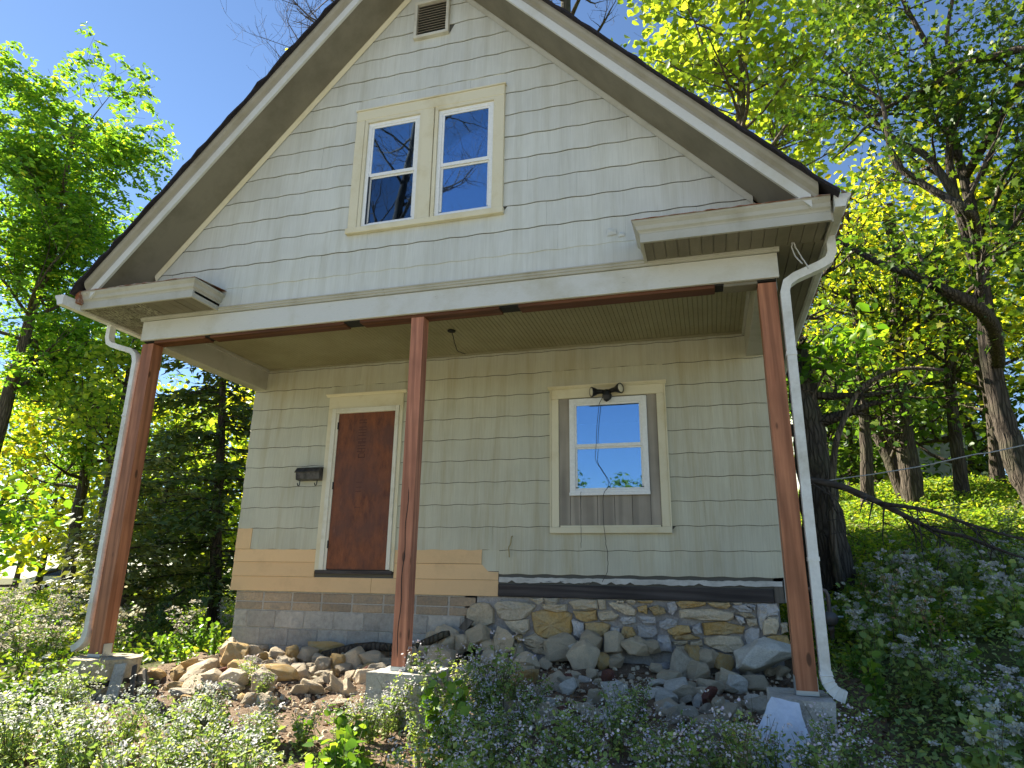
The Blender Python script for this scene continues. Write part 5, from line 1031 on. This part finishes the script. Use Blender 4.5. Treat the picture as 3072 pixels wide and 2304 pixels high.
for i, (x, y, h, lf) in enumerate(wd_r):
    z = gzf(x, y)
    tree('woodland_tree', {'green': 'mid green', 'bg': 'yellow green', 'oak': 'dark green', 'yellow': 'yellow leaved'}[lf]+' tree in the right-hand woods, '+where_r[i], 'trees of the right-hand woods', [(x, y, z-.1), (x+.15, y, z+h*.3), (x-.2, y+.1, z+h*.6), (x, y, z+h*.92)], .16, .05, 14, lf, 1900, .2, 'broad', .42, 80+i, 'barkdark', .3 if h > 5 else .05, (h*.22, h*.34), 2, (4, 3), (-.25, .5))
# dead branch lying down over the slope
db = tag(empty('dead_branch', (7.2, 4.1, .3)), 'dead grey branch with twigs drooping over the right hillside', 'branch')
mbd = MB(); Rd = random.Random(4); off = Vector((7.2, 4.1, .3))
for path, ra, rb_ in (([(6.97, 4.1, 1.47), (7.35, 4.04, 1.37), (7.7, 3.97, 1.18), (7.96, 3.91, 1.01), (8.27, 3.83, .81), (8.57, 3.74, .72), (8.85, 3.64, .57), (9.3, 3.5, .35)], .05, .012), ([(7.75, 3.95, 1.14), (8.18, 3.64, 1.02), (8.53, 3.54, .86), (9.0, 3.38, .67), (9.6, 3.2, .5)], .028, .008), ([(6.9, 4.2, .0), (6.95, 4.12, .8), (6.97, 4.1, 1.47)], .06, .05)):
    pp = smooth_path(path, 5); k = len(pp); rr = [ra+(rb_-ra)*i/(k-1) for i in range(k)]; mbd.tube([p-off for p in pp], rr, 7)
    for j in range(24 if ra < .055 else 2):
        i = Rd.randint(2, k-1); dd = Vector((Rd.uniform(-.3, .8), Rd.uniform(-.6, .3), Rd.uniform(-1, .05)))
        grow(mbd, pp[i]-off, dd, Rd.uniform(.35, .8), rr[i]*.4, 1, 2, Rd, [], (0, 4, 3), .05, .35, 5, 0, .002)
mbd.build('limbs', 'deadwood', db, smooth=True)
# trees across the valley behind the viewpoint: what the windows mirror
tree('bare_tree', 'tall bare tree mirrored in the upstairs windows', None, [(-5.2, -15.5, -3.2), (-5.1, -15.4, 4), (-4.8, -15.3, 9), (-5.0, -15.2, 13), (-4.6, -15.4, 17), (-4.4, -15.4, 20)], .34, .08, 20, 'yellow', 0, .1, 'ovate', .2, 91, 'barkgrey', .42, (3.2, 5.4), 3, (5, 4, 3), (.1, .9), None, 0, .5)
for i, (x, y, h) in enumerate(((4.6, -52, 9.5), (-1.5, -60, 11), (-9, -57, 12), (10, -66, 9))):
    z = gzf(x, y); tree('woodland_tree', 'tree across the valley mirrored in the porch window', 'trees mirrored in the porch window', [(x, y, z), (x, y, z+h*.5), (x, y, z+h)], .3, .08, 14, 'oak', 1500, .5, 'broad', .7, 95+i, 'barkdark', .2, (h*.2, h*.3), 2, (4, 3), (-.2, .6))

# ------------------------------------------------------------------ neighbour house and parked cars far behind
nb = tag(empty('neighbour_house', (11.6, 23.5, 2.6)), 'pale clapboard neighbour house glimpsed through the right-hand woods', 'house')
mb = MB(); z = 0
prof = []
while z < 4.6: prof += [(-3.02, z), (-3.0, z+.2)]; z += .2
prof += [(3, z), (3, 0)]; mb.prism([(a, b) for a, b in prof], 'x', -2.6, 3.2); mb.build('wall', 'nbr', nb)
MB().prism([(-3.4, 4.55), (3.4, 4.55), (0, 7.0)], 'x', -3.0, 3.6).build('roof', 'roof', nb)
for x, z in ((-1.6, 2.3), (.8, 2.3), (-1.6, .6)):
    wq = MB().box(x-.45, x+.45, -3.06, -2.98, z, z+1.3).build('window', 'vinyl', nb); MB().box(x-.38, x+.38, -3.065, -3.061, z+.07, z+1.23).build('pane', 'carglass', wq)
def car(x, y, rz, label):
    c = tag(empty('parked_car', (x, y, gzf(x, y)+.05), rz), label, 'car', None)
    side = [(-2.15, .35), (-2.2, .75), (-1.75, .92), (-1.1, 1.42), (.55, 1.45), (1.25, .98), (2.05, .82), (2.18, .4)]
    mb = MB(); k = len(side)
    for yy, sc_ in ((-.85, .97), (-.88, 1), (.88, 1), (.85, .97)): mb.v += [(a*sc_, yy if b < 1 else yy*.8, b) for a, b in side]
    for r_ in range(3):
        for j in range(k-1): mb.f.append((r_*k+j, r_*k+j+1, (r_+1)*k+j+1, (r_+1)*k+j))
        mb.f.append((r_*k+k-1, r_*k, (r_+1)*k, (r_+1)*k+k-1))
    mb.f += [tuple(range(k)), tuple(range(3*k, 4*k))[::-1]]; mb.build('body', 'carpaint', c)
    for s_ in (-1, 1):
        MB().add([(-1.45, s_*.90, .98), (-1.0, s_*.735, 1.37), (.45, s_*.735, 1.38), (1.0, s_*.89, 1.0)], [(0, 1, 2, 3)]).build('side_window', 'carglass', c)
        for xx in (-1.35, 1.35):
            wh = MB().tube([(xx, s_*.70, .33), (xx, s_*.91, .33)], .33, 18).build('wheel', 'tyre', c); MB().tube([(xx, s_*.911, .33), (xx, s_*.925, .33)], [.2, .18], 12).build('rim', 'rim', wh)
    MB().add([(1.24, -.78, 1.0), (1.24, .78, 1.0), (.6, .66, 1.44), (.6, -.66, 1.44)], [(0, 1, 2, 3)]).build('windscreen', 'carglass', c)
    for s_ in (-1, 1): bx('headlight', 'lens', c, 2.06, 2.14, s_*.65-.15, s_*.65+.15, .58, .72)
car(-34, 29.5, .8, 'silver car on the far road, left of the slim tree'); car(-30.6, 35.2, .95, 'silver car on the far road, right of the slim tree')

# ------------------------------------------------------------------ ground cover, flowers, litter
def scatter(n, xr, yr, seed, keep=None):
    r = np.random.default_rng(seed); x = r.uniform(*xr, n); y = r.uniform(*yr, n)
    if keep is not None: k = keep(x, y); x, y = x[k], y[k]
    return x, y, r
def cover(name, label, cat, mat, n, xr, yr, seed, size, hmax, shape, keep=None, nb_=.6):
    x, y, r = scatter(n, xr, yr, seed, keep); h = r.beta(1.3, 1.6, len(x))*hmax*(.6+.4*np.sin(x*1.9+1)*np.cos(y*1.6)); z = gz(x, y)+np.abs(h)
    me = card_mesh(name, [cards(np.stack([x, y, z], 1), size, shape, seed, nb_, .1)], mat); return tag(link(name, me), label, cat, kind='stuff')
inhouse = lambda x, y: (x > -.05) & (x < 6.45) & (y > 1.9) & (y < 11.1)
cover('undergrowth', 'low leafy undergrowth covering the left yard', 'undergrowth', 'lit', 52000, (-18, .1), (-2.2, 16), 201, .075, .42, 'ovate', lambda x, y: (np.hypot(x-.17, y-.1) > .5))
cover('hillside_cover', 'sunlit leafy ground cover on the right hillside', 'ground cover', 'lit', 60000, (6.6, 15), (2.0, 15), 202, .085, .34, 'ovate', lambda x, y: ~inhouse(x, y))
cover('yard_cover', 'dark leafy ground cover in the shade right of the porch', 'ground cover', 'cov', 24000, (6.45, 11), (-2.6, 5.5), 203, .042, .30, 'ovate')
cover('front_cover', 'low leaves between the asters in the foreground', 'ground cover', 'cov', 15000, (-1, 7), (-3.2, -.75), 204, .038, .22, 'ovate')
cover('leaf_litter', 'brown fallen leaves and bark scraps on the soil below the porch', 'leaf litter', 'litter', 9000, (.1, 7.2), (-2.2, 1.9), 205, .035, .008, 'chip', None, 1.5)
cover('far_cover', 'pale dry grass and weeds in the distant left field', 'grass', 'lit', 26000, (-46, -16), (2, 34), 206, .2, .3, 'ovate', lambda x, y: np.abs((x+30.5)*.78-(y-28)*.62) > 3.3)

def stems(r, k, h, lean, rad=.003):
    mb = MB(); tops = []
    paths = []
    for i in range(k):
        a = r.uniform(0, 6.28); s0 = Vector((math.cos(a), math.sin(a), 0))*r.uniform(0, .05); hh = h*r.uniform(.7, 1.08); ln = lean*r.uniform(.2, 1)*hh
        p = [s0]; b = a+r.uniform(-.5, .5)
        for j in range(1, 6): t = j/5; p.append(s0+Vector((math.cos(b)*ln*t*t+r.uniform(-.01, .01), math.sin(b)*ln*t*t+r.uniform(-.01, .01), hh*t)))
        mb.tube(p, [rad*(1.2-.8*j/5) for j in range(6)], 3, cap=False); paths.append(p)
    return mb, paths
def along(paths, r, n, t0, t1):
    out = []
    for _ in range(n):
        p = r.choice(paths); t = (t0+(t1-t0)*r.random())*(len(p)-1); i = min(int(t), len(p)-2); out.append(p[i].lerp(p[i+1], t-i))
    return out
def attr0(me):
    me.attributes.new('rnd', 'FLOAT', 'POINT').data.foreach_set('value', np.full(len(me.vertices), .5, np.float32)); return me
def aster_proto(seed, h, k, nl, nf, petal, lsize, fsize, clump, leafmat='herb', lean=.45, lshape='ovate', ftop=.5, fs_=.022):
    r = random.Random(seed); mb, paths = stems(r, k, h, lean); me_s = mb.mesh('stems'); attr0(me_s); me_s.materials.append(LV['stem'])
    lp = [tuple(p+Vector((r.gauss(0, .02), r.gauss(0, .02), r.gauss(0, .015)))) for p in along(paths, r, nl, .05, .95)]
    me_l = card_mesh('leaves', [cards(lp, lsize, lshape, seed, .5, .05)], leafmat); me_f = None
    if nf:
        fp = []; cs = along(paths, r, max(1, nf//clump), ftop, 1.0)
        for c in cs:
            c2 = c+Vector((r.gauss(0, .035), r.gauss(0, .035), r.uniform(0, .05)))
            for _ in range(clump): fp.append((c2.x+r.gauss(0, fs_), c2.y+r.gauss(0, fs_), c2.z+r.gauss(0, fs_*.5)))
        me_f = card_mesh('flowers', [cards(fp, fsize, 'flower', seed, 1.0, -.2)], petal)
    return me_s, me_l, me_f
PR = {
 'lav': [aster_proto(300+i, .54, 11, 230, 150, 'lav', .045, .0185, 5, 'cov') for i in range(4)],
 'whi': [aster_proto(310+i, .52, 11, 210, 170, 'white', .042, .0175, 5, 'cov') for i in range(3)],
 'snk': [aster_proto(320+i, .62, 9, 120, 460, 'white', .065, .022, 22, 'cov', .35, 'broad', .75, .014) for i in range(3)],
 'flf': [aster_proto(330+i, .70, 12, 120, 300, 'seed', .05, .030, 8, 'weed', .4, 'ovate', .5) for i in range(3)],
 'dry': [aster_proto(350+i, .8, 4, 26, 60, 'dry', .03, .016, 8, 'litter', .25) for i in range(2)],
 'weed': [aster_proto(340+i, .46, 6, 95, 0, None, .068, .01, 1, 'weed', .45, 'broad') for i in range(3)],
}
def plant(kind, x, y, sc_, label, group, cat='plant', name='aster_plant'):
    ms = PR[kind][rnd.randrange(len(PR[kind]))]; o = empty(name, (x, y, gzf(x, y)-.02), rnd.uniform(0, 6.28)); o.scale = (sc_, sc_, sc_*rnd.uniform(.9, 1.12)); o.rotation_euler = (rnd.gauss(0, .08), rnd.gauss(0, .08), o.rotation_euler[2])
    for nm, me_ in zip(('stems', 'leaves', 'flowers'), ms):
        if me_: tag(link(nm, me_, o), kind='stuff')
    return tag(o, label, cat, group)
def zone(head, xs_, names, ys_, rows_):
    def f(x, y):
        i = sum(x > a for a in xs_); j = sum(y > a for a in ys_); return '%s %s, %s' % (head, names[i], rows_[j])
    return f
FR = ('in the frontmost row', 'in the second row', 'in the row next to the rubble')
def patch(kind, n, xr, yr, label, group, sc_=(.8, 1.15), keep=None, name='aster_plant', seed=0):
    r = random.Random(seed+len(group)); c = 0; t = 0
    while c < n and t < n*20:
        t += 1; x, y = r.uniform(*xr), r.uniform(*yr)
        if keep and not keep(x, y): continue
        if callable(label): lb = label(x, y); plant(kind, x, y, r.uniform(*sc_), lb, lb.replace('aster ', 'asters ').replace('snakeroot ', 'snakeroots ').replace('weed ', 'weeds '), name=name)
        else: plant(kind, x, y, r.uniform(*sc_), label, group, name=name)
        c += 1
patch('lav', 40, (3.6, 6.6), (-1.8, -.40), zone('lavender aster', (4.1, 4.6, 5.1, 5.6, 6.1), ('just right of the middle pier', 'below the window left edge', 'below the porch window', 'below the window right edge', 'left of the plastic sheet', 'below the plastic sheet'), (-1.35, -.85), FR), 'lavender asters in front of the porch', (.65, .98), None, 'aster_plant', 1)
patch('lav', 7, (3.3, 4.3), (-.3, .9), 'lavender aster growing among the rubble right of the middle post', 'lavender asters in the rubble', (.75, .95), None, 'aster_plant', 2)
patch('whi', 8, (4.4, 5.9), (-.6, .4), 'pale aster growing up through the white stones', 'pale asters in the white stones', (.55, .75), None, 'aster_plant', 21)
patch('whi', 56, (-1.3, 3.2), (-2.1, -.85), zone('pale aster', (-.5, .4, 1.1, 1.8, 2.5), ('left of the round pier', 'in front of the round pier', 'below the house corner', 'below the mailbox', 'below the front door', 'left of the middle pier'), (-1.7, -1.25), FR), 'pale asters at lower left', (.8, 1.1), None, 'aster_plant', 3)
patch('lav', 5, (.9, 1.9), (.1, .6), 'small lavender aster between the stones left of the middle pier', 'small asters in the left rubble', (.4, .55), None, 'aster_plant', 4)
patch('flf', 40, (-6.5, -.4), (-1.3, 5.0), zone('fluffy seeding white aster', (-4.5, -2.5, -1.2), ('far left of the left downspout', 'left of the left downspout', 'close left of the left post', 'beside the left post'), (.5, 2.6), ('near row', 'middle of the yard', 'back by the junipers')), 'seeding asters in the left yard', (.8, 1.2), lambda x, y: abs(x-.17) > .4, 'aster_plant', 5)
patch('flf', 26, (-14, -5), (2, 12), zone('distant fluffy white aster', (-11, -8), ('at the left picture edge', 'before the slim tree', 'before the juniper and cedar'), (5, 8.5), ('nearer', 'midway back', 'far back')), 'seeding asters farther left', (.9, 1.3), None, 'aster_plant', 6)
patch('weed', 14, (-1.8, .5), (-1.9, -.4), zone('leafy green weed', (-.9, -.1), ('well left of the round pier', 'just left of the round pier', 'before the round pier'), (-1.3, -.8), ('front', 'middle', 'back')), 'weeds by the left pier', (.7, 1.0), lambda x, y: math.hypot(x-.17, y-.1) > .45, 'leafy_weed', 7)
patch('weed', 8, (3.3, 4.1), (-1.5, -.35), 'heart-leaved weed in front of the middle pier', 'weeds by the middle pier', (.75, 1.05), None, 'leafy_weed', 8)
patch('weed', 8, (-.7, .6), (.9, 2.6), 'leafy weed between the left post and the house corner', 'weeds beside the house corner', (.6, .9), lambda x, y: x < 0 or y < 1.7, 'leafy_weed', 9)
patch('snk', 80, (6.5, 10.2), (-1.2, 4.2), zone('white snakeroot', (7.3, 8.2, 9.1), ('close to the right downspout', 'a step right of the downspout', 'well right of the downspout', 'at the right picture edge'), (-.2, .9, 2.0, 3.1), ('nearest the bottom edge', 'low on the slope', 'halfway up the shade', 'near the gas pipe', 'by the old trunk')), 'snakeroot right of the porch', (.7, 1.05), lambda x, y: not (x < 6.8 and y > -.3), 'snakeroot_plant', 10)
patch('lav', 16, (7.0, 9.8), (-1.6, 1.0), zone('lavender aster', (7.9, 8.9), ('among snakeroot right of the right pier', 'among snakeroot at lower right', 'among snakeroot in the right corner'), (-.7, .2), ('front', 'middle', 'behind')), 'lavender asters at lower right', (.9, 1.15), None, 'aster_plant', 11)
patch('whi', 24, (9.0, 13), (3.0, 7.5), zone('pale aster', (10, 11.2), ('on the right slope below the dead branch', 'on the right slope below the oak', 'on the right slope past the oak'), (4.3, 5.8), ('lower', 'middle', 'upper')), 'pale asters on the right slope', (.9, 1.2), None, 'aster_plant', 12)
patch('weed', 14, (6.5, 8.5), (-1.0, 2.8), zone('leafy weed', (7.2, 7.9), ('beside the right downspout elbow', 'between downspout and snakeroot', 'amid the snakeroot'), (.3, 1.5), ('front', 'middle', 'back')), 'weeds by the right post', (.6, 1.0), lambda x, y: not (x < 6.75 and y > -.25 and y < 1.0), 'leafy_weed', 13)
patch('whi', 5, (2.95, 3.6), (-.55, -.28), 'pale aster close against the front of the middle pier', 'asters against the middle pier', (.62, .8), None, 'aster_plant', 14)
patch('lav', 7, (6.0, 6.8), (-.9, -.5), 'lavender aster in front of the right pier and plastic sheet', 'asters against the right pier', (.7, .9), None, 'aster_plant', 15)
patch('weed', 5, (-.25, .6), (-.75, -.4), 'weed close in front of the round left pier', 'weeds against the left pier', (.6, .8), None, 'leafy_weed', 16)
# leaf debris clogging the right gutter
x, y, rr_ = scatter(1500, (6.74, 6.88), (-.40, 5.5), 207); z = 2.985+rr_.uniform(0, .05, len(x))-np.abs(x-6.80)*.2
tag(link('gutter_debris', card_mesh('gutter_debris', [cards(np.stack([x, y, z], 1), .06, 'chip', 207, .3, .3)], 'litter')), 'brown leaf debris clogging the right gutter', 'leaf litter', kind='stuff')
patch('dry', 9, (6.9, 10.0), (-.8, 4.0), 'dry brown stalk standing among the snakeroot on the right', 'dry stalks on the right', (.8, 1.3), None, 'dry_stalk', 17)
patch('dry', 8, (-5, -.8), (-.8, 4.0), 'dry brown stalk standing in the left yard', 'dry stalks on the left', (.8, 1.3), None, 'dry_stalk', 18)
patch('dry', 5, (3.4, 6.2), (-1.3, -.3), 'dry brown stalk among the foreground lavender asters', 'dry stalks in the aster bed', (.5, .75), None, 'dry_stalk', 19)
patch('lav', 6, (3.4, 4.15), (-.3, .3), 'tall lavender aster rising in front of the left rubble below the window', 'tall asters before the rubble', (1.0, 1.25), None, 'aster_plant', 20)
patch('whi', 11, (1.0, 3.0), (-1.0, -.35), 'small pale aster at the edge of the bare soil before the left rubble', 'small asters on the bare soil', (.45, .75), None, 'aster_plant', 22)
patch('weed', 5, (1.0, 2.9), (-.9, -.2), 'small weed on the bare soil before the left rubble', 'small weeds on the bare soil', (.35, .55), None, 'leafy_weed', 23)
